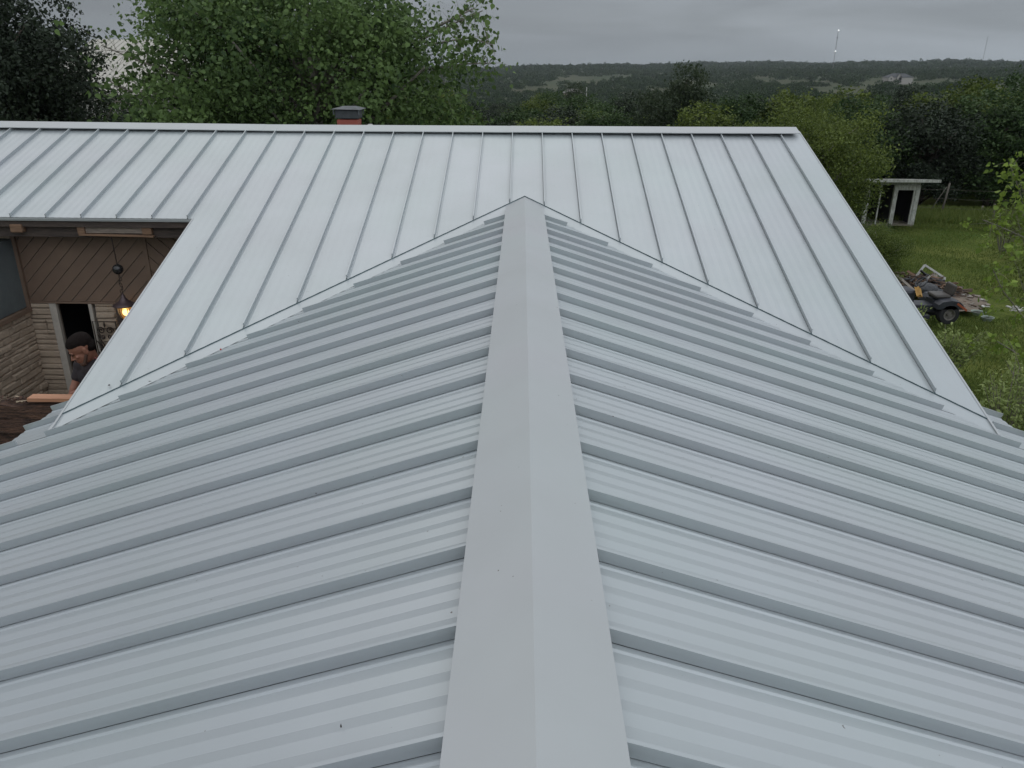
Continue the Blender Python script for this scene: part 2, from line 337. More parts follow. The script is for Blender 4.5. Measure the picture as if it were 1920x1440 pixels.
# far wing: front slope (towards the camera)
def build_B():
    mb = MB(); H = .012
    kmin, kmax = -26, 11
    dv = .129/math.cos(math.atan(1.0))*1.0
    vyL = -val_n(-4.0)/4.0; vyR = -val_n(4.0)/4.0     # valley: n = -v|e|
    off = .182
    def region(poly, which):
        if which == 0:   # upper band: above the high eave, full width
            poly = clip_poly(poly, 0, -1, -N_EAVE)
            poly = clip_poly(poly, -vyL, -1, -off) if True else poly     # n >= -? for e<0 : n + vyL*(-e)... see below
        return poly
    for k in range(kmin, kmax+1):
        e1 = X0B+k*SP; 
        for i in range(len(PR)-1):
            (o0, h0), (o1, h1) = PR[i], PR[i+1]
            ea, eb = e1+o0, e1+o1
            if ea >= RAKE_R: continue
            eb = min(eb, RAKE_R)
            def put(poly):
                if len(poly) < 3: return
                vs = []
                for e_, n_ in poly:
                    t = 0 if eb == ea else (e_-ea)/(eb-ea); vs.append(Bp(e_, n_, H+(h0+(h1-h0)*t)*.24))
                mb.add(vs, [tuple(range(len(vs)))])
            mid = (ea+eb)/2
            for sg in (-1, 1):
                a, b = (ea, min(eb, 0)) if sg < 0 else (max(ea, 0), eb)
                if b-a < 1e-6: continue
                v = vyL if sg < 0 else vyR
                if b <= RAKE_L or (a < RAKE_L < b):
                    a2, b2 = a, min(b, RAKE_L); put([(a2,N_EAVE),(b2,N_EAVE),(b2,N_CR),(a2,N_CR)])
                    if b <= RAKE_L: continue
                    a = RAKE_L
                na, nb = -v*abs(a)+off, -v*abs(b)+off
                put([(a,na),(b,nb),(b,N_CR),(a,N_CR)])
    o = mb.build('roof_slope', METAL, house)
    c, s_ = math.cos(BE), math.sin(BE); nrm = ev.cross(Vector((nv.x*c, nv.y*c, s_))); nrm.normalize()
    if nrm.z < 0: nrm = -nrm
    for k in range(kmin, kmax+1):
        e_ = X0B+k*SP
        if e_ > RAKE_R-.1: continue
        if e_ < RAKE_L: n0 = N_EAVE+.012
        else: n0 = -(vyL if e_ < 0 else vyR)*abs(e_)+off+.02
        s = MB(); A, B = Bp(e_, n0, H), Bp(e_, 1.985, H)
        def pr(w0, w1, h0, h1):
            vs = []
            for P in (A, B):
                for w, h in ((w0,h0),(w1,h0),(w1,h1),(w0,h1)): vs.append(P+ev*w+nrm*h)
            s.add(vs, [(0,1,2,3),(7,6,5,4),(0,4,5,1),(1,5,6,2),(2,6,7,3),(3,7,4,0)])
        pr(-.009, .001, -.001, .040)
        s.build('standing_seam', METAL, o)
    # hem of the panels along the valley, with a dark strip painted as the shade of the gap under it, and the flashing below
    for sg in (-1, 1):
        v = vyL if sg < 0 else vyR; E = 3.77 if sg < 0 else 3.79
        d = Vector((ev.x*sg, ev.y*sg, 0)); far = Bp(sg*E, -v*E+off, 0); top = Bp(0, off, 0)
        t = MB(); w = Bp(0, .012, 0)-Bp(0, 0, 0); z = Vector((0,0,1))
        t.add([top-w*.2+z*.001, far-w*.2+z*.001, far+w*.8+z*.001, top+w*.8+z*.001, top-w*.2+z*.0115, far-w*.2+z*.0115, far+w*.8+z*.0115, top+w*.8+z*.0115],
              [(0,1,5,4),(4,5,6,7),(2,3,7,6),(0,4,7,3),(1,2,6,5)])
        t.build('hem_shade_strip', HEMSHADE, house)
        f = MB(); z2 = Vector((0,0,.002)); tip = Bp(sg*(E+.03), -v*(E+.03), 0)
        a0, a1 = Bp(0, off+.05), Bp(sg*E, -v*E+off+.05); b0, b1 = Bp(0, -.004), tip
        A0, A1 = Vector((0, YI-.14, 0)), Vector((sg*(E+.16), val_y(sg*(E+.16))-.14, 0))
        A0.z, A1.z = .004, zA(A1.x)+.0048
        hh = Vector((0,0,.006))
        f.add([a0+z2, a1+z2, b1+z2*1.5, b0+z2*1.5], [(0,1,2,3) if sg < 0 else (3,2,1,0)])
        f.build('valley_flashing', METAL, house)
    return o
slopeB = build_B()

def ridge_caps():
    # near wing cap: folded sheet lying on the seams, cut to fit the far slope
    W, zc = .2185, .050; cr = .018
    mb = MB(); ts = []
    ys = [-2.0, 0.3, 1.45, 3.9, 6.6, 8.2]
    def zcap(x): return -abs(x)*(tL if x < 0 else tR)*(.93)+zc+cr*(1-abs(x)/W)*.6
    prof_x = [-W, -W+.004, -W*.5, -.010, 0, .010, W*.5, W-.004, W]
    def zp(x):
        z = zcap(x)
        if abs(x) < .009: z = zcap(.010)+.0035*(1-abs(x)/.010)
        return z
    rows = []
    for y in ys:
        rows.append([(x, y, zp(x)+(.0028 if y <= 3.9 else 0)) for x in prof_x])
        if y == 3.9: rows.append([(x, y+.0008, zp(x)) for x in prof_x])
    rows.append([(x, YI+.02+(zp(x)-.006)/tB, zp(x)) for x in prof_x])   # end mitred against the far slope
    n = len(prof_x)
    for r in rows: mb.v += r
    for i in range(len(rows)-1):
        for j in range(n-1): a = i*n+j; mb.f.append((a, a+1, a+n+1, a+n)); mb.m.append(0)
    for j, sgn in ((0, -1), (n-1, 1)):     # turned-down hems
        base = len(mb.v)
        for r in rows: x, y, z = r[j]; mb.v += [(x, y, z), (x+sgn*.002, y, z-.030)]
        for i in range(len(rows)-1): a = base+2*i; mb.f.append((a, a+1, a+3, a+2)); mb.m.append(0)
    cap = mb.build('ridge_cap', METALF, house)
    for y in (1.86, 2.98, 5.05, 7.1):
        for sg in (-1, 1):
            s = MB(); x = sg*(W-.012); s.lathe([(0,.003),(.0035,.0028),(.0045,.0008),(.0048,-.003)], (x, y, zp(x)), 8); s.build('screw', METALF, cap)
    # far wing cap: pieces lapped end to end, a little out of line as fitted
    segs = [(-12.0, .752, -.01), (-7.4, .752, 0), (-3.6, .738, .0), (-.2, .745, .0), (2.0, .752, 0), (3.735, .762, 0)]
    mb = MB(); HC = .205
    for i in range(len(segs)-1):
        (x0, z0, _), (x1, z1, _) = segs[i], segs[i+1]; dz = .0015*(i % 2)
        n_c = 2.07
        for (x, z) in ((x0, z0), (x1, z1)):
            P = Vector((0, YI, 0))+ev*x+nv*n_c
            for dn, dh in ((-HC-.001, -HC*tB-.006), (-HC, -HC*tB+.003), (-.006, -.001), (0, .001), (.006, -.001), (HC, -HC*tB+.003), (HC+.001, -HC*tB-.006)):
                mb.v.append(tuple(P+nv*dn+Vector((0,0,z+dh+dz))))
        b = len(mb.v)-14
        for j in range(6): mb.f.append((b+j, b+7+j, b+8+j, b+j+1)); mb.m.append(0)
    # mitred return at the gable end
    o = mb.build('ridge_cap', METALF, house)
    so = o.modifiers.new('t', 'SOLIDIFY'); so.thickness = .0015
ridge_caps()
NR = 2.07          # ridge position of the far wing
# back slope of the far wing, gable ends, walls and under-roof structure
STONEM = mat('painted ledge stone', (.42, .335, .255), .9, noise=(3.5, 1, (.31,.245,.185)), bump=(25, .8, .02))
MORT = mat('mortar', (.22, .18, .145), .95, bump=(40, .6, .01))
WHITE = mat('chalky white paint', (.50, .50, .48), .7, noise=(9, .8, (.34,.33,.30)))
TAN = mat('tan painted siding', (.178, .120, .084), .7, noise=(2.5, 1, (.14,.093,.066)), bump=(60, .2, .003))
DARKW = mat('dark stained beam', (.075, .055, .045), .8, noise=(5, 1, (.04,.03,.026), (1,8,8)), bump=(30, .5, .006))
PINE = mat('raw pine', (.21, .125, .075), .75, noise=(4, 1, (.14,.08,.048), (1,14,14)), bump=(50, .3, .003))
PLY = mat('weathered plywood', (.27, .225, .185), .85, noise=(7, 1, (.16,.13,.11), (1,6,6)), bump=(40, .4, .004))
ORANGE = mat('fresh reddish board', (.46, .235, .14), .65, noise=(3, .8, (.34,.16,.09), (1,16,16)))
PANELB = mat('grey blue wall panel', (.115, .135, .138), .7, noise=(2, 1, (.075,.09,.094)), bump=(30, .3, .004))
ROOMSHADE = mat('interior shade', (.02, .02, .022), .9)  # near black in place of the shade inside the door and window openings
b = MB()
p = [Bp(-12.0, NR, .02), Bp(RAKE_R-.03, NR, .02)]; q = [v+nv*4.2+Vector((0,0,-4.2*tB)) for v in p]
b.add([p[0]+Vector((0,0,-.0)), p[1], q[1], q[0]], [(0,1,2,3)]); ob = b.build('roof_slope', METAL, house)
m_ = ob.modifiers.new('t', 'SOLIDIFY'); m_.thickness = .03
# decking under both visible slopes
d = MB(); T = .10
def deck(poly, t0=.008, t1=.11):
    n = len(poly); vs = [p-Vector((0,0,t0)) for p in poly]+[p-Vector((0,0,t1)) for p in poly]
    fs = [tuple(range(n)), tuple(range(2*n-1, n-1, -1))]+[(i, i+n, (i+1) % n+n, (i+1) % n) for i in range(n)]
    d.add(vs, fs)
vl, vr = -val_n(-1), -val_n(1)
deck([Bp(-12, N_EAVE+.03), Bp(RAKE_L+.02, N_EAVE+.03), Bp(RAKE_L+.02, NR), Bp(-12, NR)])
deck([Bp(RAKE_L+.03, -vl*3.74+.02), Bp(0, .02), Bp(0, NR), Bp(RAKE_L+.03, NR)])
deck([Bp(0, .02), Bp(RAKE_R-.03, -vr*3.76+.02), Bp(RAKE_R-.03, NR), Bp(0, NR)])
for sg in (-1, 1):
    ye = val_y(sg*(EAVE-.04))
    deck([Vector((sg*x, y, zA(sg*x))) for x, y in ((0,-3.1),(EAVE-.04,-3.1),(EAVE-.04,6.38),(3.70,6.38),(3.70,val_y(sg*3.7)-.03),(0,YI-.04))][::(1 if sg > 0 else -1)], .03, .12)
d.build('roof_deck', DARKW, house)
# eave drip metal along the high eave and along the rakes
t = MB()
A, B = Bp(-12, N_EAVE-.004), Bp(RAKE_L, N_EAVE-.004)
for (dz0, dz1, dn0, dn1) in ((.010, -.008, -.004, .0), (-.010, -.024, .004, .006)):
    pts = []
    for P in (A, B):
        for dn, dz in ((dn0, dz0), (dn1, dz0), (dn1, dz1), (dn0, dz1)): pts.append(P+nv*dn+Vector((0,0,dz)))
    t.add(pts, [(0,1,2,3),(7,6,5,4),(0,4,5,1),(1,5,6,2),(2,6,7,3),(3,7,4,0)])
t.build('eave_trim', METALF, house)
for e_, n0, n1, sg in ((RAKE_R, -vr*3.79+.0, NR, 1), (RAKE_L, -vl*3.77+.0, N_EAVE, -1)):
    t = MB(); A, B = Bp(e_, n0, .014), Bp(e_, n1, .014)
    pts = []
    for P in (A, B):
        for de, dz in ((-.012*sg, .003), (.004*sg, .003), (.004*sg, -.10), (-.0*sg, -.10)): pts.append(P+ev*de+Vector((0,0,dz)))
    t.add(pts, [(0,1,2,3),(7,6,5,4),(0,4,5,1),(1,5,6,2),(2,6,7,3),(3,7,4,0)]); t.build('rake_trim', METALF, house)
for sg in (-1, 1):
    t = MB(); x = sg*(EAVE+.004); t.box((min(x,x+sg*.003), -3.1, zA(x)-.11), (max(x,x+sg*.003), 6.42, zA(x)-.004)); t.build('eave_trim', METALF, house)

def stone_wall(name, x0, x1, z0, z1, y, face='y', holes=(), seed=1, parent=None, sgn=-1):
    """coursed ledge stones standing proud of a mortar bed; face 'y' looks towards -y, face 'x' looks along +x"""
    r = random.Random(seed); mb = MB(); z = z0
    def put(a, c, b_, d_, dep, mi):
        j = lambda s: r.uniform(-s, s)
        if face == 'y':
            vs = [(a,y,c),(b_,y,c),(b_,y,d_),(a,y,d_)]
            i = .010
            fr = [(a+i+j(.008), y-dep+j(.006), c+i+j(.007)), (b_-i+j(.008), y-dep+j(.006), c+i+j(.007)), (b_-i+j(.008), y-dep+j(.006), d_-i+j(.007)), (a+i+j(.008), y-dep+j(.006), d_-i+j(.007))]
        else:
            vs = [(y,a,c),(y,b_,c),(y,b_,d_),(y,a,d_)]; i = .010
            fr = [(y+dep+j(.006), a+i+j(.008), c+i+j(.007)), (y+dep+j(.006), b_-i+j(.008), c+i+j(.007)), (y+dep+j(.006), b_-i+j(.008), d_-i+j(.007)), (y+dep+j(.006), a+i+j(.008), d_-i+j(.007))]
        mb.add(vs+fr, [(4,5,6,7),(0,1,5,4),(1,2,6,5),(2,3,7,6),(3,0,4,7)], mi)
    while z < z1-.02:
        h = min(r.uniform(.045, .10), z1-z); a = x0
        while a < x1-.02:
            w = min(r.uniform(.12, .42), x1-a)
            if x1-(a+w) < .08: w = x1-a
            if not any(hx0 < a+w/2 < hx1 and hz0 < z+h/2 < hz1 for hx0, hx1, hz0, hz1 in holes): put(a, z, a+w, z+h, r.uniform(.018, .05), 0)
            a += w
        z += h
    o = mb.build(name, [STONEM, MORT], parent)
    bv = o.modifiers.new('b', 'BEVEL'); bv.width = .008; bv.segments = 2
    return o
YW = 9.32; XS = -6.17; FL = -3.35
# back wall of the porch
dx0, dx1, dtop = -5.80, -5.40, -1.245
wx0, wx1 = -5.075, -3.9
bw = MB()
for a, c, b_, d_ in ((XS, FL, dx0-.07, -1.24), (dx1+.07, FL, wx0, -1.24), (wx1, FL, 3.7, -1.24), (XS, -1.24, 3.7, -.12), (wx0, FL, wx1, -2.9)):
    bw.box((a, YW, c), (b_, YW+.16, d_))
wall = bw.build('wall', MORT, house)
sub(stone_wall('stone_facing', XS, dx0-.075, FL, -1.262, YW-.002, seed=3), wall)
sub(stone_wall('stone_facing', dx1+.075, wx0, FL, -1.262, YW-.002, seed=5), wall)
# shell of the rest of the house so that it is solid from any side
sh = MB()
sh.box((-3.72, -2.8, G), (-3.6, YW, -1.28)); sh.box((3.6, -2.8, G), (3.72, 12.8, -1.28)); sh.box((-12, 13.2, G), (3.72, 13.3, .02)); sh.box((-12, YW+.16, FL-.45), (3.6, 13.2, FL))
sh.box((-3.6, -2.8, G), (3.6, -2.7, -1.2))
sh.box((-12, YW-.01, G), (-6.19, YW+.15, -.15))
# gable triangle at the right end of the far wing
sh.add([(3.66,5.9,-1.28),(3.66,12.8,-1.28),(3.66,12.8,.15),(3.66,11.44,.60),(3.66,5.9,-1.28)][:4], [(0,1,2,3)])
sh.build('wall', STONEM, house)
# diagonal board siding above the stone
def diag(name, x0, x1, z0, z1, slope, off, yy):
    mb = MB(); w, gap = .128, .012; L_ = 4
    c, s = math.cos(slope), math.sin(slope)
    for k in range(-40, 40):
        o0 = k*w+off
        def P(a, b_): return (x0+a*c-b_*s, z0+a*s+b_*c)
        poly = [P(-L_, o0), P(L_, o0), P(L_, o0+w-gap), P(-L_, o0+w-gap)]
        for a, b_, cc in ((-1,0,-x0),(1,0,x1),(0,-1,-z0),(0,1,z1)):
            if len(poly) >= 3: poly = clip_poly(poly, a, b_, cc)
        if len(poly) < 3: continue
        n = len(poly); vs = [(x, yy-.014, z) for x, z in poly]+[(x, yy, z) for x, z in poly]
        mb.add(vs, [tuple(range(n))]+[(i, i+n, (i+1) % n+n, (i+1) % n) for i in range(n)])
    return mb.build(name, TAN, house)
XV = -4.575
diag('diagonal_siding', XS+.02, XV-.03, -1.235, -.20, R(45), 0, YW-.004)
diag('diagonal_siding', XV+.03, 3.5, -1.235, -.20, R(-45), .03, YW-.004)
t = MB(); t.box((XV-.028, YW-.03, -1.235), (XV+.028, YW-.004, -.2)); t.box((XS+.01, YW-.034, -1.262), (3.5, YW-.004, -1.237)); t.build('siding_trim', TAN, house, bevel=.003)
# door opening
t = MB(); t.box((dx0-.085, YW-.035, FL), (dx0, YW+.02, dtop-.02)); t.box((dx1, YW-.03, FL), (dx1+.045, YW+.10, dtop-.02)); 
t.build('door_frame', mat('warm off white paint', (.44,.40,.35), .7, noise=(9,.8,(.33,.30,.26))), house, bevel=.004)
t = MB(); t.box((wx0+.01, YW-.02, -1.30), (wx0+.06, YW+.03, -2.9)); t.box((wx0+.06, YW-.02, -1.30), (-3.9, YW+.03, -1.264)); t.box((wx0+.06, YW+.03, -2.9),(-3.9, YW+.035, -1.3), 1)
t.build('window', [DARKW, ROOMSHADE], house)
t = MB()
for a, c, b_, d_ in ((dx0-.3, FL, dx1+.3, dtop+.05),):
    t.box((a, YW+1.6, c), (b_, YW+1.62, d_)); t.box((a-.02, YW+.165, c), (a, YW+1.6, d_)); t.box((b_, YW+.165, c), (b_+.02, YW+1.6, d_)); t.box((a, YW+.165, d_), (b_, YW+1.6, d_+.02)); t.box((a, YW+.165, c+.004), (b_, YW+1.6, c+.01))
t.build('doorway', ROOMSHADE, house)  # added black box, its colour keeps the room behind the door dark
# side wall running back towards the camera
sw = MB(); sw.box((XS-.15, 8.25, FL), (XS, YW, -1.30)); sw.build('wall', MORT, house)
stone_wall('stone_facing', 8.25, YW-.03, FL, -1.33, XS+.002, face='x', seed=9, parent=house)
t = MB(); t.box((XS-.15, 8.3, -1.298), (XS+.02, YW-.02, -.46)); t.build('side_panel', PANELB, house)
t = MB(); t.beam((XS+.04, 8.25, -1.335), (XS+.04, YW-.04, -1.335), .06, .05); t.beam((XS+.035, YW-.035, -1.36), (XS+.035, YW-.035, -.3), .05, .05, up=(0,1,0)); t.build('corner_trim', TAN, house)
# beam under the high eave, rafter tails, patch of raw wood where the fascia is off
t = MB(); t.box((-12, 8.99, -.372), (-3.8, 9.13, -.20)); t.build('eave_beam', DARKW, house, bevel=.004)
t = MB(); t.box((-12, 9.13, -.215), (-3.8, YW-.001, -.2)); t.build('soffit', TAN, house)
t = MB(); t.box((-5.06, 8.955, -.317), (-4.40, 8.985, -.205)); t.build('patch_board', PLY, house, bevel=.003)
for x0, x1 in ((-5.145, -5.062), (-4.398, -4.29)):
    t = MB(); t.box((x0, 8.935, -.325), (x1, 8.988, -.20)); t.build('rafter_tail', PINE, house, bevel=.004)
t = MB(); t.beam((-5.13, 8.945, -.332), (-4.27, 8.945, -.345), .05, .022); t.build('patch_ledge', PINE, house, bevel=.004)
t = MB(); t.box((-5.90, 8.90, -.31), (-5.76, 8.988, -.215)); t.build('rafter_tail', PINE, house, bevel=.012)
# porch floor
t = MB(); t.box((-9, 5.0, G+.0), (-3.72, YW, FL)); o = t.build('porch_floor', mat('concrete', (.22,.21,.19), .9, noise=(3,1,(.14,.13,.12))), house)
# chimney flue on the back slope
RED = mat('red clay flue', (.30, .075, .05), .8, noise=(8, .9, (.20,.05,.035)), bump=(40, .4, .004))
BLK = mat('sooty black sheet', (.022, .026, .028), .6, noise=(12, .8, (.05,.055,.058)))
GREYM = mat('dull galvanised sheet', (.11, .12, .13), .6, metal=.2, noise=(14, 1, (.05,.055,.06)))
CX, CY = -2.69, 12.6
ch = MB(); 
for i in range(9):
    z = .05+i*.078; ch.box((CX-.156, CY-.156, z), (CX+.156, CY+.156, z+.072))
ch.box((CX-.150, CY-.150, .0), (CX+.150, CY+.150, .75))
cho = ch.build('chimney', RED, house, bevel=.004)
c2 = MB(); c2.box((CX-.175, CY-.175, .765), (CX+.175, CY+.175, .885)); sub(c2.build('flue_collar', BLK, None, bevel=.006), cho)
c3 = MB(); c3.add([(CX-.225,CY-.225,.898),(CX+.225,CY-.225,.893),(CX+.23,CY+.225,.90),(CX-.225,CY+.225,.90),(CX-.10,CY-.10,.932),(CX+.09,CY-.10,.934),(CX+.10,CY+.10,.936),(CX-.10,CY+.10,.934)],
    [(0,1,5,4),(1,2,6,5),(2,3,7,6),(3,0,4,7),(4,5,6,7),(3,2,1,0)])
for a, b_ in ((-1,-1),(1,-1),(1,1),(-1,1)): c3.box((CX+a*.19-.008, CY+b_*.19-.008, .82), (CX+a*.19+.008, CY+b_*.19+.008, .895))
sub(c3.build('flue_cap', GREYM, None), cho)
t = MB(); t.lathe([(.0,.012),(.03,.010),(.04,0),(.04,-.25)], (-2.28, 12.1, .70), 10); t.build('vent_cap', WHITE, house)

# ------------------------------------------------------------------ things in the porch
BRONZE = mat('dark bronze', (.035, .028, .026), .45, metal=.5, noise=(20, .8, (.07,.05,.04)))
LX, LY = -4.80, 9.02
lan = empty('pendant_lantern', (LX, LY, -.22), 'lit bronze pendant lantern with amber glass hanging from a chain in the porch', 'lantern')
t = MB(); t.tube([(LX-.012, LY, -.21), (LX-.006, LY, -.5), (LX, LY, -.72)], .006, 6); t.build('cord', BRONZE, lan)
t = MB(); t.ell((LX, LY, -.755), (.062, .062, .062), nu=20, nv=12); t.build('ball', mat('glossy black ball', (.02,.02,.02), .18), lan, smooth=True)
t = MB()
z = -.815
for i in range(7):
    sx = LX+.012*math.sin(i*2.1)
    a = []
    for k in range(11):
        th = 2*math.pi*k/10; u, w = .013*math.cos(th), .024*math.sin(th)
        a.append((sx+(u if i % 2 else 0), LY+(0 if i % 2 else u), z-.022+w))
    t.tube(a, .0042, 5, cap=False); z -= .037
t.build('chain', BRONZE, lan)
t = MB(); t.lathe([(.0,-1.045),(.010,-1.045),(.014,-1.065),(.022,-1.075),(.028,-1.10),(.052,-1.135),(.090,-1.165),(.128,-1.185),(.132,-1.195),(.128,-1.20),(.085,-1.19)], (LX, LY, 0), 24); t.build('lantern_hat', mat('brown purple hat', (.075,.052,.055), .4, metal=.4), lan, smooth=True)
gm = bpy.data.materials.new('amber glass'); gm.use_nodes = True; gb = gm.node_tree.nodes['Principled BSDF']
gb.inputs['Base Color'].default_value = (.95,.62,.28,1); gb.inputs['Transmission Weight'].default_value = .9; gb.inputs['Roughness'].default_value = .22; gb.inputs['IOR'].default_value = 1.15
gb.inputs['Emission Color'].default_value = (1,.55,.16,1); gb.inputs['Emission Strength'].default_value = .10
t = MB(); t.lathe([(.088,-1.20),(.086,-1.25),(.076,-1.30),(.055,-1.35),(.025,-1.385),(.0,-1.392)], (LX, LY, 0), 24); t.build('glass_bowl', gm, lan, smooth=True)
t = MB()
for k in range(6):
    th = math.pi/3*k+.2; t.tube([(LX+r_*math.cos(th), LY+r_*math.sin(th), z_) for r_, z_ in ((.091,-1.20),(.089,-1.25),(.079,-1.30),(.058,-1.35),(.026,-1.39))], .004, 5)
t.lathe([(0,-1.385),(.02,-1.39),(.012,-1.41),(.016,-1.425),(0,-1.44)], (LX, LY, 0), 10); t.build('cage', BRONZE, lan)
em = bpy.data.materials.new('bulb glow'); em.use_nodes = True; eb = em.node_tree.nodes['Principled BSDF']
eb.inputs['Emission Color'].default_value = (1,.70,.28,1); eb.inputs['Emission Strength'].default_value = 1.7
for dx in (-.026, .026):
    t = MB(); t.ell((LX+dx, LY, -1.245), (.015,.015,.026), nu=10, nv=8); t.build('bulb', em, lan, smooth=True)
pl = bpy.data.lights.new('lantern_light', 'POINT'); pl.energy = .45; pl.color = (1,.62,.3); pl.shadow_soft_size = .05
po = bpy.data.objects.new('lantern_light', pl); C.objects.link(po); po.location = (0,0,-1.29+.22); po.parent = lan

# wrought iron scroll panel on the pier
ir = empty('iron_scroll_panel', (-5.22, YW-.07, -1.47), 'dark wrought iron panel of scrolls and leaves hung on the stone pier beside the doorway', 'iron panel')
gx0, gx1, gz0, gz1, gy = -5.36, -5.075, -2.25, -1.475, YW-.075
t = MB(); t.tube([(gx0,gy,gz0),(gx0,gy,gz1),(gx1,gy,gz1),(gx1,gy,gz0),(gx0,gy,gz0)], .007, 5); t.build('frame', BRONZE, ir)
t = MB(); cx = (gx0+gx1)/2
def spiral(cx_, cz_, r0, turns, sx, sz, rad=.008, a0=0):
    p_ = []
    n = int(turns*16)
    for i in range(n+1):
        a = a0+i/n*turns*2*math.pi; r_ = r0*(1-.82*i/n); p_.append((cx_+sx*r_*math.cos(a), gy, cz_+sz*r_*math.sin(a)))
    t.tube(p_, rad, 5)
for s_ in (-1, 1):
    spiral(cx+s_*.055, gz1-.12, .048, 1.5, s_, 1)
    spiral(cx+s_*.045, gz1-.20, .032, 1.3, s_, -1)
    spiral(cx+s_*.075, gz1-.40, .060, 1.6, s_, -1)
    spiral(cx+s_*.07, gz1-.58, .055, 1.5, s_, 1)
    t.tube([(cx, gy, gz1-.62), (cx+s_*.03, gy, gz1-.45), (cx+s_*.075, gy, gz1-.33), (cx+s_*.12, gy, gz1-.27), (gx1 if s_ > 0 else gx0, gy, gz1-.25)], [.004,.009,.014,.009,.004], 5)
    t.tube([(cx, gy, gz1-.50), (cx+s_*.02, gy, gz1-.38), (cx+s_*.06, gy, gz1-.28), (cx+s_*.11, gy, gz1-.17)], [.012,.012,.007,.004], 5)
t.tube([(cx,gy,gz1),(cx,gy,gz1-.04),(cx,gy,gz1-.06),(cx,gy,gz1-.08)], [.004,.012,.012,.003], 6)
t.tube([(cx,gy,gz0),(cx,gy,gz1-.3)], .006, 5)
t.build('scrollwork', BRONZE, ir)

# old rough timber wall by the eave with a fresh board laid on it
OLDW = mat('rotten old timber', (.15, .080, .052), .95, noise=(4, 1, (.03,.02,.017), (1,9,9)), bump=(26, 1, .03, (1,5,5)))
tw = empty('timber_wall', (-4.9, 6.75, FL), 'rough dark rotting timber wall beside the lower eave', 'timber wall')
z = FL; i = 0
while z < -1.50:
    h = rnd.uniform(.13, .19); h = min(h, -1.47-z)
    t = MB(); n = 16; ya = 6.70+rnd.uniform(-.03, .03)
    for k in range(n+1):
        x = -6.1+k*(2.1/n); dz = rnd.uniform(-.012, .012)+(.012*math.sin(k*1.3+i) if z+h > -1.5 else 0); dy = rnd.uniform(-.012, .012)
        t.v += [(x, ya+dy, z+.006+dz*.5), (x, ya+dy+.12, z+.006), (x, ya+dy*.5+.12, z+h-.006+dz), (x, ya-dy, z+h-.008+dz)]
    for k in range(n):
        a = k*4
        for q in range(4): t.f.append((a+q, a+4+q, a+4+(q+1) % 4, a+(q+1) % 4)); t.m.append(0)
    t.f += [(0,1,2,3), (n*4+3,n*4+2,n*4+1,n*4)]; t.m += [0,0]
    t.build('plank', OLDW, tw); z += h; i += 1
for x in (-5.9, -4.5):
    t = MB(); t.box((x, 6.83, FL), (x+.1, 6.95, -1.5)); t.build('post', OLDW, tw)
t = MB()
for k in range(60):
    c = Vector((rnd.uniform(-5.6,-4.62), rnd.uniform(6.70,6.82), -1.475+rnd.uniform(0,.02))); s = rnd.uniform(.008,.03)
    Mx = Matrix.Translation(c) @ Matrix.Rotation(rnd.uniform(0,6),4,'Z') @ Matrix.Rotation(rnd.uniform(-.6,.6),4,'X')
    t.box((-s*2,-s*.5,-s*.25),(s*2,s*.5,s*.25), M=Mx, mi=rnd.choice((0,0,1)))
tag(t.build('wood_debris', [OLDW, mat('pale chips', (.34,.27,.19), .9)]), 'bark scraps and pale chips littering the top of the dark timber wall', 'debris', kind='stuff')
t = MB(); t.box((-4.66, 6.69, -1.462), (-3.80, 6.80, -1.424)); tag(t.build('fresh_board', ORANGE, bevel=.003), 'fresh orange board laid flat along the top of the dark timber wall', 'board')
wp = empty('work_platform', (-4.2, 7.0, FL), 'plank platform behind the timber wall that the man stands on', 'platform')
t = MB(); t.box((-4.75, 6.90, -2.66), (-3.85, 7.30, -2.62)); t.build('deck', PINE, wp)
for x in (-4.7, -3.95):
    for y in (6.94, 7.22): t = MB(); t.box((x, y, FL), (x+.06, y+.06, -2.66)); t.build('leg', PINE, wp)

# ------------------------------------------------------------------ the man
SKIN = mat('skin', (.27, .125, .082), .55, noise=(30, .6, (.20,.085,.057)), spec=.4)
SHIRT = mat('dark maroon black cloth', (.018, .015, .018), .85, noise=(5, 1, (.030,.020,.022)), bump=(14, .5, .02))
HAIR = mat('short black hair', (.014, .010, .009), .9, spec=.1, bump=(160, 1, .012))
TROU = mat('dark blue jeans', (.03, .04, .06), .85)
def caps(mb, a, b, ra, rb, n=14, k=5):
    a, b = Vector(a), Vector(b); d = b-a; l = d.length; d.normalize(); pts = []; rs = []
    for i in range(k+1): t_ = math.pi/2*(1-i/k); pts.append(a-d*(ra*math.sin(t_))); rs.append(max(ra*math.cos(t_), .0008))
    for i in range(1, k+1): t_ = math.pi/2*i/k; pts.append(b+d*(rb*math.sin(t_))); rs.append(max(rb*math.cos(t_), .0008))
    mb.tube(pts, rs, n)
man = empty('person', (-4.20, 7.02, -2.62), 'man with short dark hair and beard in dark t-shirt leaning over the fresh board', 'person')
HC = Vector((-4.195, 6.95, -1.015))
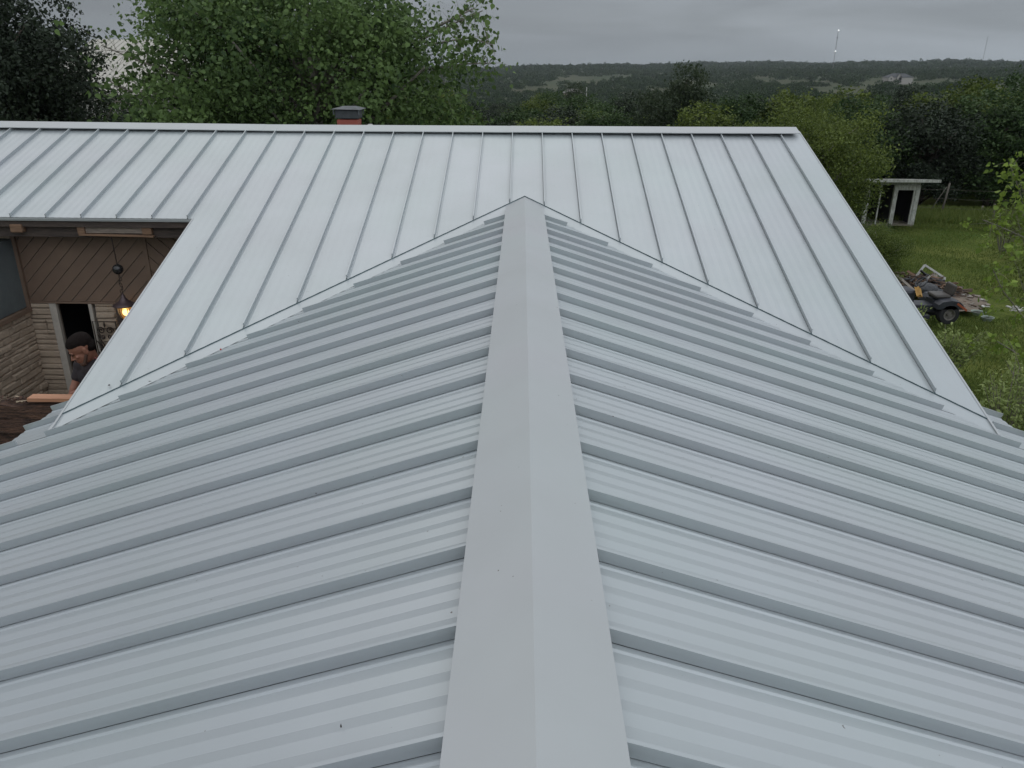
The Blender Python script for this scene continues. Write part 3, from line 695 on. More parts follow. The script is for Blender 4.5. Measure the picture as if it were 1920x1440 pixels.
# head frame: looks left and down; f forward, l his left (toward the camera), u crown
hf = Vector((-.70, -.52, -.50)).normalized(); hu = Vector((-.30, -.25, 1.0)); hu = (hu-hf*hu.dot(hf)).normalized(); hl = hu.cross(hf)
HM = Matrix((hl, hf, hu)).transposed()            # local x = his left-right, y = forward, z = up
HM = HM*1.17
def hp(x, y, z): return HC+HM @ Vector((x, y, z))
body = MB()
body.ell(hp(0,-.012,.035), (.078,.100,.092), HM); body.ell(hp(0,.018,-.045), (.062,.078,.085), HM)
body.ell(hp(0,.050,-.095), (.038,.042,.030), HM); body.ell(hp(0,.083,.018), (.050,.016,.012), HM)
caps(body, hp(0,.088,.005), hp(0,.112,-.032), .009, .014); 
for s_ in (-1,1):
    body.ell(hp(s_*.012,.100,-.036), (.008,.010,.007), HM, 10, 6); body.ell(hp(s_*.040,.066,-.022), (.020,.018,.016), HM)
    body.ell(hp(s_*.082,-.012,-.012), (.009,.020,.032), HM); body.ell(hp(s_*.088,-.018,.008), (.006,.012,.016), HM, 10, 6)
body.ell(hp(0,.092,-.064), (.024,.010,.006), HM); body.ell(hp(0,.088,-.076), (.020,.011,.007), HM)
NK = HC-hu*.10-hf*.045
SH = Vector((-4.14, 7.04, -1.225))
shl = Vector((-4.02, 6.97, -1.190)); shr = Vector((-4.29, 7.05, -1.225))       # his left shoulder is at the right of the picture
PEL = Vector((-4.08, 7.22, -1.80))
caps(body, HC-hu*.05-hf*.03, SH+Vector((0,0,.02)), .054, .060)
caps(body, shl, shr, .062, .062); caps(body, SH-Vector((0,0,.02)), PEL, .12, .125)
for dx in (-.07,.07): caps(body, SH+Vector((dx,0,-.10)), PEL+Vector((dx,0,.05)), .105, .095)
EL, ER = Vector((-4.13, 6.90, -1.375)), Vector((-4.345, 6.99, -1.385))
WL, WR = Vector((-4.36, 6.90, -1.475)), Vector((-4.385, 6.93, -1.50))
def arm(sh, el, wr, mb, r=(.052,.042,.038,.026)):
    caps(mb, sh, el, r[0], r[1]); caps(mb, el, el.lerp(wr, .35), r[1]*.95, r[2]*1.05); caps(mb, el.lerp(wr,.35), wr, r[2]*1.05, r[3])
arm(shl, EL, WL, body); arm(shr, ER, WR, body)
def hand(mb, w, d, side, curl):
    d = d.normalized(); up = Vector((0,0,1)); s = d.cross(up).normalized()*side; up = s.cross(d)*side
    if up.z < 0: up = -up
    Mx = Matrix((s, d, up)).transposed(); mb.ell(w+d*.045, (.040,.050,.015), Mx)
    for i, (o_, ln) in enumerate(((-.030,.058),(-.010,.070),(.011,.066),(.030,.052))):
        a = w+d*.078+s*o_; b_ = a+d*ln*.5-up*.006*curl; c = b_+(d*.6-up*.5*curl).normalized()*ln*.35; e_ = c+(d*.25-up*.8*curl).normalized()*ln*.28
        caps(mb, a, b_, .0095, .009, 8, 3); caps(mb, b_, c, .009, .0085, 8, 3); caps(mb, c, e_, .0085, .0075, 8, 3)
    a = w+d*.025+s*.036*1; b_ = a+(d*.7+s*.7).normalized()*.04; c = b_+(d*.9+s*.2-up*.2).normalized()*.028
    caps(mb, a, b_, .013, .011, 8, 3); caps(mb, b_, c, .011, .009, 8, 3)
hand(body, WL, Vector((-1,.1,-.45)), 1, .6); hand(body, WR, Vector((-.5,.1,-.8)), -1, .6)
for s_, kn, ft in ((-1, Vector((-4.02,6.98,-2.18)), Vector((-3.98,7.02,-2.585))), (1, Vector((-4.04,7.17,-2.19)), Vector((-4.0,7.18,-2.585)))):
    hip = PEL+Vector((0,s_*.08,-.03)); caps(body, hip, kn, .085, .058); caps(body, kn, ft+Vector((0,0,.04)), .056, .038); caps(body, ft, ft+Vector((-.17,0,-.005)), .034, .026)
def remesh(mb, name, m, vox, parent, it=3):
    o = mb.build(name, m, parent, smooth=True); r = o.modifiers.new('r', 'REMESH'); r.mode = 'VOXEL'; r.voxel_size = vox; r.use_smooth_shade = True
    s = o.modifiers.new('s', 'SMOOTH'); s.iterations = it; s.factor = .5; return o
remesh(body, 'body', SKIN, .0055, man, 3)
hair = MB(); hair.ell(hp(0,-.014,.070), (.0795,.0985,.058), HM); hair.ell(hp(0,-.056,.0), (.070,.058,.066), HM)
hair.ell(hp(0,-.03,.05), (.080,.088,.075), HM)
remesh(hair, 'hair', HAIR, .006, man, 2)
beard = MB(); beard.ell(hp(0,.055,-.103), (.040,.044,.030), HM); beard.ell(hp(0,.104,-.056), (.028,.008,.005), HM)
for s_ in (-1,1): caps(beard, hp(s_*.066,.010,-.045), hp(s_*.036,.060,-.100), .014, .020)
remesh(beard, 'beard', mat('stubble beard', (.095,.052,.038), .8, bump=(200,.8,.003)), .005, man, 2)
for s_ in (-1,1):
    br = MB(); caps(br, hp(s_*.014,.099,.024), hp(s_*.050,.084,.022), .006, .004, 8, 3); br.build('eyebrow', HAIR, man, smooth=True)
for s_ in (-1,1):
    ey = MB(); ey.ell(hp(s_*.031,.086,.002), (.013,.006,.004), HM, 10, 6); ey.build('eye', HAIR, man, smooth=True)
shirt = MB(); caps(shirt, shl, shr, .074, .074); caps(shirt, SH-Vector((0,0,.02)), PEL, .135, .14)
for dx in (-.075,.075): caps(shirt, SH+Vector((dx,0,-.10)), PEL+Vector((dx,0,.0)), .118, .11)
caps(shirt, SH+Vector((-.01,0,.035)), SH+Vector((0,0,-.05)), .072, .10)
caps(shirt, shl, shl.lerp(EL,.62), .066, .062); caps(shirt, shr, shr.lerp(ER,.62), .066, .062)
remesh(shirt, 't_shirt', SHIRT, .008, man, 4)
tro = MB(); caps(tro, PEL+Vector((0,-.05,0)), PEL+Vector((0,.05,0)), .138, .138)
for s_, kn, ft in ((-1, Vector((-4.02,6.98,-2.18)), Vector((-3.98,7.02,-2.55))), (1, Vector((-4.04,7.17,-2.19)), Vector((-4.0,7.18,-2.55)))):
    caps(tro, PEL+Vector((0,s_*.08,-.03)), kn, .10, .072); caps(tro, kn, ft, .07, .058)
remesh(tro, 'trousers', TROU, .009, man, 3)
st = MB(); a = shl; st.tube([a+Vector((-.07,-.02,.082)), a+Vector((-.02,-.035,.066)), a+Vector((.03,-.045,.045)), a+Vector((.05,-.05,.010))], .006, 6)
st.build('shoulder_piping', mat('dull red piping', (.22,.06,.06), .8), man, smooth=True)

# ------------------------------------------------------------------ vegetation
def leaf_mesh(name, cen, tone, size, rng, shape=4, droop=.3, aspect=.62, up_bias=.5):
    n = len(cen); d = rng.normal(size=(n,3)); d[:,2] -= droop; d /= np.linalg.norm(d, axis=1)[:,None]
    nn = rng.normal(size=(n,3)); nn[:,2] += up_bias*2; b = np.cross(d, nn); b /= np.linalg.norm(b, axis=1)[:,None]
    nz = np.cross(b, d)
    sz = size*rng.choice([.55,.8,1.0,1.25], n)[:,None]*rng.uniform(.85,1.15,n)[:,None]; w = sz*aspect*.5
    if shape == 4:
        P = [cen, cen+d*sz*.42+b*w, cen+d*sz, cen+d*sz*.42-b*w]; K = 4
        V = np.stack(P, 1).reshape(-1,3)
    else:   # 6-sided heart-ish leaf, slightly folded
        P = [cen, cen+d*sz*.12+b*w*.8+nz*sz*.05, cen+d*sz*.40+b*w+nz*sz*.08, cen+d*sz, cen+d*sz*.40-b*w+nz*sz*.08, cen+d*sz*.12-b*w*.8+nz*sz*.05]; K = 6
        V = np.stack(P, 1).reshape(-1,3)
    me = bpy.data.meshes.new(name); me.vertices.add(n*K); me.vertices.foreach_set('co', V.astype(np.float32).ravel())
    me.loops.add(n*K); me.loops.foreach_set('vertex_index', np.arange(n*K, dtype=np.int32))
    me.polygons.add(n); me.polygons.foreach_set('loop_start', np.arange(0, n*K, K, dtype=np.int32)); me.polygons.foreach_set('loop_total', np.full(n, K, dtype=np.int32))
    me.update(); at = me.attributes.new('tone', 'FLOAT', 'FACE'); at.data.foreach_set('value', np.clip(tone, 0, 1).astype(np.float32))
    return me
def tree_data(seed, H, rx, ry, base, lobes, clusters, per, lsize, sig, shape=4, aspect=.62, trunk_r=.14, droop=.3, lobe_r=(.30,.48), top_flat=1., shell=.55, tw=.006, twigs=False):
    """returns (crown mesh data, trunk MB). Crown spans from base to H; lobes of leaf clusters carried by limbs"""
    rng = np.random.default_rng(seed); r = random.Random(seed)
    cz = (H+base)/2; hz = (H-base)/2
    LB = []
    for i in range(lobes):
        for _ in range(40):
            v = rng.normal(size=3); v /= np.linalg.norm(v); k = rng.uniform(.35, .78)
            c = np.array([v[0]*rx*k, v[1]*ry*k, cz+v[2]*hz*k*top_flat]); 
            rr = rng.uniform(*lobe_r)*min(rx, ry, hz)
            if all(np.linalg.norm(c-o[0]) > .55*(rr+o[1])*.8 for o in LB): break
        LB.append((c, rr, rng.uniform(-.18, .18)))
    cen = []; tone = []; tb = MB()
    tb.tube([(0,0,-.3), (r.uniform(-.1,.1), r.uniform(-.1,.1), base*.6), (r.uniform(-.2,.2), r.uniform(-.2,.2), cz-.1*hz), (r.uniform(-.3,.3), 0, cz+.45*hz)], [trunk_r*1.35, trunk_r, trunk_r*.6, trunk_r*.15], 8)
    per_l = max(1, clusters//lobes)
    for c, rr, tn in LB:
        st = np.array([0, 0, max(base*.5, c[2]-rr*1.2-.25*np.hypot(c[0], c[1]))]); st[2] = min(st[2], cz)
        mid = (st+c)/2+np.array([0,0,.12*rr]) +rng.normal(size=3)*rr*.1
        tb.tube([st, mid, c], [trunk_r*.42, trunk_r*.25, trunk_r*.10], 5)
        v = rng.normal(size=(per_l, 3)); v /= np.linalg.norm(v, axis=1)[:,None]
        rad = rr*(shell+(1.12-shell)*rng.random(per_l)**.6)
        cc = c+v*rad[:,None]*np.array([1,1,.8])
        for i, p in enumerate(cc):
            if False: tb.tube([c+(p-c)*.15, (c+p)/2+rng.normal(size=3)*rr*.06, p], [tw*2, tw*1.4, tw*.6], 3, cap=False)
            m = max(3, int(per*rng.uniform(.4, 1.5)))
            q = p+rng.normal(size=(m,3))*sig*np.array([1,1,.8]); cen.append(q)
            tone.append(np.clip(.48+tn+rng.normal()*.2+rng.normal(size=m)*.13, 0, 1))
    cen = np.concatenate(cen); tone = np.concatenate(tone)
    me = leaf_mesh('crown', cen, tone, lsize, rng, shape, droop, aspect)
    return me, tb
def mk_tree(name, data, loc, lm, bm, label, cat, group=None, rz=0, sc=(1,1,1)):
    me, tb = data; me.materials.clear(); me.materials.append(lm)
    o = empty(name, loc, label, cat, group); o.rotation_euler = (0,0,rz); o.scale = sc
    c = bpy.data.objects.new('crown', me); C.objects.link(c); c.parent = o
    t = tb.build('trunk', bm, None, smooth=True); t.parent = o
    return o
def copy_tree(src, loc, rz, sc, label, group=None):
    o = src.copy(); C.objects.link(o); o.location = loc; o.rotation_euler = (0,0,rz); o.scale = sc; o['label'] = label
    if group: o['group'] = group
    for ch in src.children: c = ch.copy(); C.objects.link(c); c.parent = o
    return o
LF_BROAD = leaf_mat('broad green leaves', (.030, .058, .020), (.155, .235, .076), .3)
LF_DARK = leaf_mat('dark evergreen leaves', (.018, .027, .017), (.040, .056, .032), .08)
LF_YEL = leaf_mat('yellow green leaves', (.042, .066, .014), (.160, .205, .046), .3)
LF_MID = leaf_mat('mid green leaves', (.021, .045, .015), (.076, .122, .041), .22)
LF_OLIVE = leaf_mat('olive green leaves', (.026, .042, .022), (.066, .088, .046), .22)
LF_PALE = leaf_mat('pale privet leaves', (.11, .17, .045), (.30, .36, .13), .3)

# big broad-leaved tree behind the far ridge
big = mk_tree('broadleaf_tree', tree_data(11, 8.6, 5.3, 4.2, .8, 46, 2700, 32, .103, .21, shape=6, aspect=.85, trunk_r=.24, droop=.7, lobe_r=(.24,.42), shell=.2, twigs=True), (-5.55, 21.5, G-.2), LF_BROAD, BARKP,
    'large bright green broad-leaved tree standing just behind the far ridge and the red chimney', 'tree')
# sprays that reach out of its crown to either side
def spray(seed, pts, n, sig, size, lm, parent, name='branch', tk=.03, tw=1):
    rng = np.random.default_rng(seed); tb = MB(); cen = []; 
    pts = [Vector(p) for p in pts]
    tb.tube(pts, [tk*(1-i/len(pts))+.005 for i in range(len(pts))], 5)
    for i in range(n):
        t_ = rng.random()**.7*(len(pts)-1); k = min(int(t_), len(pts)-2); p = pts[k].lerp(pts[k+1], t_-k)
        e_ = p+Vector(rng.normal(size=3)*sig*1.6); tb.tube([p, (p+e_)/2+Vector((0,0,.03)), e_], [.007*tw,.005*tw,.003*tw], 3, cap=False)
        cen.append(np.array(e_)+rng.normal(size=(9,3))*sig*.55)
    cen = np.concatenate(cen); me = leaf_mesh('leaves', cen, rng.uniform(.2,1,len(cen)), size, rng, 6, .8, .85); me.materials.append(lm)
    b = tb.build(name, BARKP, parent, smooth=True); o = bpy.data.objects.new('leaves', me); C.objects.link(o); o.parent = b
    return b
def wp_(x, y, Y): return aty(x, y, Y)
for i, (pp, n) in enumerate(((((640,150,21),(760,90,21),(860,40,21),(905,20,21)), 26), (((700,120,21),(800,85,20.7),(880,70,20.6),(925,85,20.6)), 26), (((700,170,21),(800,130,20.6),(870,120,20.5),(925,118,20.5)), 22),
    (((430,170,21),(330,140,20.6),(250,110,20.4),(190,85,20.3)), 24), (((430,200,21),(320,180,20.6),(240,170,20.4),(200,150,20.3)), 24), (((480,90,21),(400,40,21),(320,10,21),(285,-5,21)), 26), (((800,60,21),(860,30,21),(890,15,21)), 14), (((420,215,21),(300,200,20.6),(215,190,20.4)), 24))):
    spray(50+i, [wp_(*q) for q in pp], n, .26, .13, LF_BROAD, big)
# dark evergreen at the left edge
drk = mk_tree('evergreen_tree', tree_data(21, 8.4, 4.0, 3.6, .3, 40, 3600, 34, .12, .17, aspect=.6, trunk_r=.2, lobe_r=(.28,.46), shell=.4), (-16.2, 24.5, G-.2), LF_DARK, BARK,
    'dense almost black evergreen tree at the left edge of the picture', 'tree')
copy_tree(drk, (-19.5, 27.5, G-.2), 2.0, (1,1,1.12), 'second dark evergreen tree cut by the left picture edge behind the first')
copy_tree(drk, (-9.2, 30.0, G-.4), 4.0, (.8,.8,.80), 'dark evergreen tree filling the gap left of the broad-leaved tree')
# elm in front of the shed
elm = mk_tree('elm_tree', tree_data(31, 4.7, 2.9, 2.7, .1, 46, 1900, 30, .085, .15, aspect=.6, trunk_r=.10, lobe_r=(.20,.38), shell=.2), (9.1, 25.6, G), LF_YEL, BARKP,
    'yellow green small-leaved tree whose crown hangs over the left half of the white shed', 'tree')
copy_tree(elm, (8.9, 19.8, G), 1.3, (.42,.42,.40), 'low green bush half hidden behind the right gable edge of the roof')
copy_tree(elm, (7.2, 27.5, G), 2.4, (.72,.72,.84), 'smaller yellow green tree rising just behind the gable corner, left of the shed elm')
copy_tree(elm, (10.9, 30.2, G), 4.1, (.62,.62,.98), 'narrow yellow green tree whose top stands clear behind the shed elm')
# bank of trees behind the yard, one by one
M1 = tree_data(41, 6.0, 3.2, 3.0, .1, 38, 1500, 26, .145, .16, aspect=.7, trunk_r=.14, lobe_r=(.20,.38), shell=.35)
M2 = tree_data(42, 5.6, 3.0, 3.2, .1, 34, 1500, 26, .135, .15, aspect=.7, trunk_r=.13, lobe_r=(.20,.38), shell=.35)
M3 = tree_data(43, 6.4, 2.6, 2.6, .1, 18, 1200, 26, .14, .16, aspect=.7, trunk_r=.13, lobe_r=(.32,.5), shell=.35)
KIND = [('dense dark green tree', LF_MID), ('yellowish green tree', LF_YEL), ('olive green tree', LF_OLIVE), ('blackish evergreen tree', LF_DARK)]
proto = {}
def place(kind, mesh, x, y, rz, s, label, group, name='broadleaf_tree'):
    z = float(ground_z(np.float64(x), np.float64(y)))-.1; key = (kind, mesh)
    if key not in proto:
        me, tb = (M1, M2, M3)[mesh]; me2 = me.copy()
        proto[key] = mk_tree(name, (me2, tb), (x, y, z), KIND[kind][1], BARK, label, 'tree', group, rz, s); return proto[key]
    return copy_tree(proto[key], (x, y, z), rz, s, label, group)
near = [  # kind, mesh, x, y, scale, label
 (1,0, 11.4, 34.0,(.80,.80,.74),'yellowish green tree right behind the elm, left of the shed roof'),
 (0,1, 14.6, 36.5,(.95,.95,.83),'dark green tree straight behind the white shed'),
 (3,0, 17.9, 36.0,(1.0,.9,.83),'nearly black tree behind the leaning fence post'),
 (0,2, 20.8, 35.6,(1.15,1.0,.80),'dark green tree behind the fence right of the leaning post'),
 (3,1, 23.6, 35.0,(1.0,1.0,.88),'nearly black tree behind the fence at the right picture edge'),
 (1,1, 21.4, 40.5,(1.25,1.2,1.02),'tall yellowish green tree at the right edge rising above the dark ones'),
 (0,0, 25.4, 41.5,(1.2,1.2,1.10),'tallest dark green tree cut by the right picture edge'),
 (1,2, 8.4, 35.5,(.95,.95,.70),'low yellowish green tree behind the right end of the far ridge'),
 (2,2, 8.3, 43.5,(.86,.86,.98),'grey green domed tree rising behind the right end of the far ridge'),
 (1,0, 16.0, 44.0,(1.2,1.2,.93),'broad yellowish green tree behind the dark trees over the shed'),
 (0,1, 11.6, 44.5,(1.0,1.0,.86),'dark green tree between the grey green dome and the shed'),
 (0,2, 4.6, 43.0,(1.0,1.0,.66),'low dark tree behind the ridge right of its middle'),
 (3,2, 1.6, 45.0,(1.0,1.0,.64),'blackish low tree behind the ridge straight ahead'),
 (1,2, 0.4, 31.0,(.9,.9,.62),'mid green bush tree beside the right flank of the big broad-leaved tree'),
]
for i, (k, m, x, y, s, lb) in enumerate(near): place(k, m, x, y, i*1.7, s, lb, 'trees behind the yard')
# the belt beyond, every tree still its own object
pos = []; belt = []
words = ['beyond the yard', 'in the belt beyond the far ridge']
rr_ = random.Random(5); cnt = 0; tries = 0
while cnt < 225 and tries < 9000:
    tries += 1
    r = math.exp(rr_.uniform(math.log(47), math.log(205))); az = rr_.uniform(-.46, .64); x, y = r*math.sin(az), r*math.cos(az)
    if any((x-a)**2+(y-b_)**2 < (2.6+.016*r)**2 for a, b_ in pos): continue
    if math.hypot(x+28, y-62) < 11: continue
    if .045 < az < .105 and r > 120: continue
    pos.append((x, y)); k = rr_.choice((0,0,0,3,3,2,1)); m = rr_.choice((0,1,2)); s = rr_.uniform(.72, 1.0)*(.92+.0022*r); hgt = rr_.uniform(.72, 1.0)*(1.18 if rr_.random() < .12 else 1)
    k = 1 if (k == 3 and az > .45) else k
    belt.append((k, m, x, y, rr_.uniform(0, 6.28), (s*1.1, s*1.1, s*hgt), az, r)); cnt += 1
ZONES = ((-9, 'behind the evergreen and the barn'), (-.36, 'behind the big broad-leaved tree'), (-.06, 'straight beyond the near ridge'), (.12, 'beyond the right half of the far ridge'), (.28, 'behind the yellow green elm'), (.44, 'behind the white shed'), (.54, 'towards the right picture edge'))
ORD = ['leftmost','second','third','fourth','fifth','sixth','seventh','eighth','ninth','tenth','eleventh','twelfth','thirteenth','fourteenth','fifteenth']
cells = {}
for t_ in belt:
    zi = max(i for i, (q, w) in enumerate(ZONES) if t_[6] >= q); ri = 0 if t_[7] < 78 else 1 if t_[7] < 130 else 2
    cells.setdefault((t_[0], zi, ri), []).append(t_)
for (k, zi, ri), L_ in sorted(cells.items()):
    L_.sort(key=lambda q: q[6])
    for i, t_ in enumerate(L_):
        kn = ('dense green tree', 'yellowish tree', 'olive tree', 'blackish evergreen')[k]; rn = ('near', 'middle', 'far')[ri]
        lb = (kn+' alone in its kind, '+rn+' belt '+ZONES[zi][1]) if len(L_) == 1 else (ORD[min(i, 14)]+' '+kn+' from left, '+rn+' belt '+ZONES[zi][1])
        place(k, t_[1], t_[2], t_[3], t_[4], t_[5], lb, 'trees of the belt beyond the far ridge')
# the far woods: read as one mass
def woodland():
    rng = np.random.default_rng(3); cen = []; tone = []; size = []
    bands = ((205, 420, 6.4, .68, 150, 3.0), (420, 900, 9.5, 1.15, 80, 3.8), (900, 1500, 14, 1.9, 50, 5.0), (1500, 2500, 20, 3.0, 44, 7.0))
    for r0, r1, sp, ls, npt, tr in bands:
        n = int(.5*(r1*r1-r0*r0)*1.32/(sp*sp)); r = np.sqrt(rng.uniform(r0*r0, r1*r1, n)); az = rng.uniform(-.60, .72, n)
        x, y = r*np.sin(az), r*np.cos(az)
        # clearings (pastures)
        aw = az+.018*np.sin(r*.021+3*az)+.012*np.sin(r*.047+az*40); rw = r*(1+.10*np.sin(az*38+1)+.07*np.sin(az*90))
        def clear(a0, a1, q0, q1):
            u = ((aw-(a0+a1)/2)/((a1-a0)/2))**2+((rw-(q0+q1)/2)/((q1-q0)/2))**2
            return u < 1
        keep = ~(clear(.16,.235,560,1050)|clear(.335,.46,560,860)|clear(.50,.62,430,700)|clear(.02,.14,820,1150)|clear(-.02,.03,700,950)|clear(.40,.52,600,830)|clear(.26,.36,780,1000))
        keep |= (rng.random(n) < .05)
        x, y, r, az = x[keep], y[keep], r[keep], az[keep]
        z = ground_z(x, y); n = len(x); h = rng.uniform(.6, 1.15, n)*tr*1.0*(1+.35*(rng.random(n) < .08)); w = rng.uniform(.7, 1.2, n)*tr*.95
        tn = rng.normal(.45, .2, n)
        u = rng.normal(size=(n, npt, 3)); u /= np.linalg.norm(u, axis=2)[:,:,None]; u[:,:,2] = np.abs(u[:,:,2])*1.0
        q = rng.uniform(.55, 1.08, (n, npt, 1))
        P = np.stack([x, y, z+h*.42], 1)[:,None,:]+u*q*np.stack([w, w, h*.85], 1)[:,None,:]
        cen.append(P.reshape(-1,3)); tone.append(np.clip(np.repeat(tn, npt)+rng.normal(size=n*npt)*.1, 0, 1)); size.append(np.full(n*npt, ls))
    cen = np.concatenate(cen); tone = np.concatenate(tone); size = np.concatenate(size)
    print('woodland leaves', len(cen))
    me = leaf_mesh('far_woodland', cen, tone, size[:,None][:,0], rng, 4, .0, .9) if False else None
    n = len(cen); d = rng.normal(size=(n,3)); d /= np.linalg.norm(d, axis=1)[:,None]; b_ = np.cross(d, rng.normal(size=(n,3))); b_ /= np.linalg.norm(b_, axis=1)[:,None]
    s_ = (size*rng.uniform(.6,1.2,n))[:,None]
    V = np.stack([cen-d*s_*.5, cen+b_*s_*.45, cen+d*s_*.5, cen-b_*s_*.45], 1).reshape(-1,3)
    me = bpy.data.meshes.new('far_woodland'); me.vertices.add(n*4); me.vertices.foreach_set('co', V.astype(np.float32).ravel())
    me.loops.add(n*4); me.loops.foreach_set('vertex_index', np.arange(n*4, dtype=np.int32)); me.polygons.add(n)
    me.polygons.foreach_set('loop_start', np.arange(0, n*4, 4, dtype=np.int32)); me.polygons.foreach_set('loop_total', np.full(n, 4, dtype=np.int32)); me.update()
    at = me.attributes.new('tone', 'FLOAT', 'FACE'); at.data.foreach_set('value', tone.astype(np.float32))
    me.materials.append(leaf_mat('far wood leaves', (.018,.036,.014), (.050,.076,.032), .15, 0))
    o = bpy.data.objects.new('far_woodland', me); C.objects.link(o)
    tag(o, 'wooded hills stretching to the horizon beyond the belt of trees', 'woodland', kind='stuff')
woodland()

# ------------------------------------------------------------------ shrubs and grass in the yard
def shrub(seed, name, loc, r, h, stems, nl, size, lm, label, cat='shrub', aspect=.4, spread=.6):
    rng = np.random.default_rng(seed); tb = MB(); cen = []; tone = []
    for i in range(stems):
        a = rng.uniform(0, 2*math.pi); q = rng.uniform(.2, 1); hh = h*rng.uniform(.55, 1.05)
        p0 = Vector((math.cos(a)*.08*r, math.sin(a)*.08*r, -.1)); p3 = Vector((math.cos(a)*r*q, math.sin(a)*r*q, hh)); p1 = p0.lerp(p3,.35)+Vector((0,0,.18*hh)); p2 = p0.lerp(p3,.7)+Vector((0,0,.12*hh))
        P = [p0, p1, p2, p3]; tb.tube(P, [.012,.009,.006,.003], 4)
        for j in range(nl):
            t_ = rng.uniform(.35, 1)**.8*3; k = min(int(t_), 2); p = P[k].lerp(P[k+1], t_-k); cen.append(np.array(p)+rng.normal(size=3)*spread*.1); tone.append(rng.uniform(.1,.6)+.4*t_/3)
    me = leaf_mesh('foliage', np.array(cen), np.array(tone), size, rng, 6, -.1, aspect); me.materials.append(lm)
    o = empty(name, loc, label, cat); t = tb.build('stems', BARKP, None); t.parent = o
    c = bpy.data.objects.new('foliage', me); C.objects.link(c); c.parent = o
    return o
def gp(x, y): p = atz(x, y, G); return (p.x, p.y, G)
p = gp(1790, 712); shrub(1, 'privet_shrub', (p[0]-.30, p[1]-.1, G), .62, .95, 46, 34, .085, LF_PALE, 'pale yellow green shrub in front of the ride-on mower')
p = gp(1720, 640); shrub(2, 'privet_shrub', (p[0]-.45, p[1]-.1, G), .5, .75, 30, 30, .085, LF_PALE, 'pale shrub tight against the roof edge below the mower')
p = gp(1870, 860); shrub(3, 'privet_shrub', (p[0]+.0, p[1], G), .8, 1.3, 50, 34, .07, LF_PALE, 'pale shrub nearest the low right corner of the roof')
p = gp(1940, 800); shrub(4, 'privet_shrub', (p[0], p[1], G), .8, 1.35, 46, 34, .07, LF_PALE, 'pale shrub cut by the right picture edge above the near eave')
p = gp(1905, 640); shrub(5, 'young_tree', (p[0]+.35, p[1], G), .95, 2.5, 34, 44, .10, LF_YEL, 'thin leafy young tree rising along the right picture edge', 'tree', .42, 1.1)
p = gp(1960, 560); shrub(6, 'young_tree', (p[0]+.2, p[1]+.5, G), 1.2, 3.6, 36, 46, .11, LF_YEL, 'taller young tree with big leaves at the right picture edge', 'tree', .42, 1.1)
p = gp(1880, 470); shrub(7, 'young_tree', (p[0], p[1], G), .8, 1.5, 26, 36, .09, LF_YEL, 'small bright sapling standing on the lawn near the short fence posts', 'tree', .45, .9)
p = gp(1650, 470); shrub(8, 'weed_bush', (p[0]-.4, p[1], G), .9, .9, 40, 36, .07, LF_MID, 'dark weedy bush at the foot of the elm left of the shed')
LF_BRIGHT = leaf_mat('bright young leaves', (.09, .15, .03), (.24, .33, .06), .35)
yt = [o for o in C.objects if o.name.startswith('young_tree')]
for i, (ti, pp, n) in enumerate(((1, ((1975,470,14.0),(1920,445,14.0),(1875,425,14.0),(1842,412,14.0)), 15), (1, ((1960,480,14.2),(1925,400,14.2),(1905,340,14.2),(1893,305,14.2)), 18), (0, ((1960,640,13.0),(1915,590,13.0),(1880,545,13.0),(1862,505,13.0)), 12), (0, ((1960,700,12.6),(1910,665,12.6),(1870,640,12.6)), 11))):
    spray(80+i, [wp_(*q) for q in pp], int(n*1.8), .11, .085, LF_BRIGHT, yt[ti], tk=.008, tw=.5)
def grass():
    rng = np.random.default_rng(8); n = 110000
    y = rng.uniform(9, 34, n); x = y*rng.uniform(.42, .72, n)+rng.uniform(-1,1,n)
    dens = .55+.45*np.sin(x*1.7+np.sin(y*1.3)*2)*np.sin(y*1.1+np.sin(x)*1.5)
    tall = (np.abs(y-31.5+.2*x-3) < 1.6)
    k = rng.random(n) < np.where(tall, 1, dens); 
    pd = gp(1800, 565); k &= ~(((x-pd[0])/1.5)**2+((y-pd[1])/1.5)**2 < 1)
    x, y, tall = x[k], y[k], tall[k]; n = len(x)
    h = rng.uniform(.035, .085, n)*np.where(tall, 4.2, 1); a = rng.uniform(0, 6.28, n); w = .010*np.where(tall, 1.6, 1); l_ = rng.normal(size=(n,2))*h[:,None]*.45
    b0 = np.stack([x-np.cos(a)*w, y-np.sin(a)*w, np.full(n, G-.01)], 1); b1 = np.stack([x+np.cos(a)*w, y+np.sin(a)*w, np.full(n, G-.01)], 1); t = np.stack([x+l_[:,0], y+l_[:,1], G+h], 1)
    V = np.stack([b0,b1,t],1).reshape(-1,3); me = bpy.data.meshes.new('grass_blades'); me.vertices.add(3*n); me.vertices.foreach_set('co', V.astype(np.float32).ravel())
    me.loops.add(3*n); me.loops.foreach_set('vertex_index', np.arange(3*n, dtype=np.int32)); me.polygons.add(n); me.polygons.foreach_set('loop_start', np.arange(0,3*n,3,dtype=np.int32)); me.polygons.foreach_set('loop_total', np.full(n,3,dtype=np.int32)); me.update()
    at = me.attributes.new('tone', 'FLOAT', 'FACE'); at.data.foreach_set('value', rng.uniform(0,1,n).astype(np.float32))
    me.materials.append(leaf_mat('grass blades', (.070,.115,.022), (.175,.205,.055), .3)); o = bpy.data.objects.new('grass_blades', me); C.objects.link(o)
    tag(o, 'short rough grass of the yard, taller along the fence', 'grass', kind='stuff')
grass()

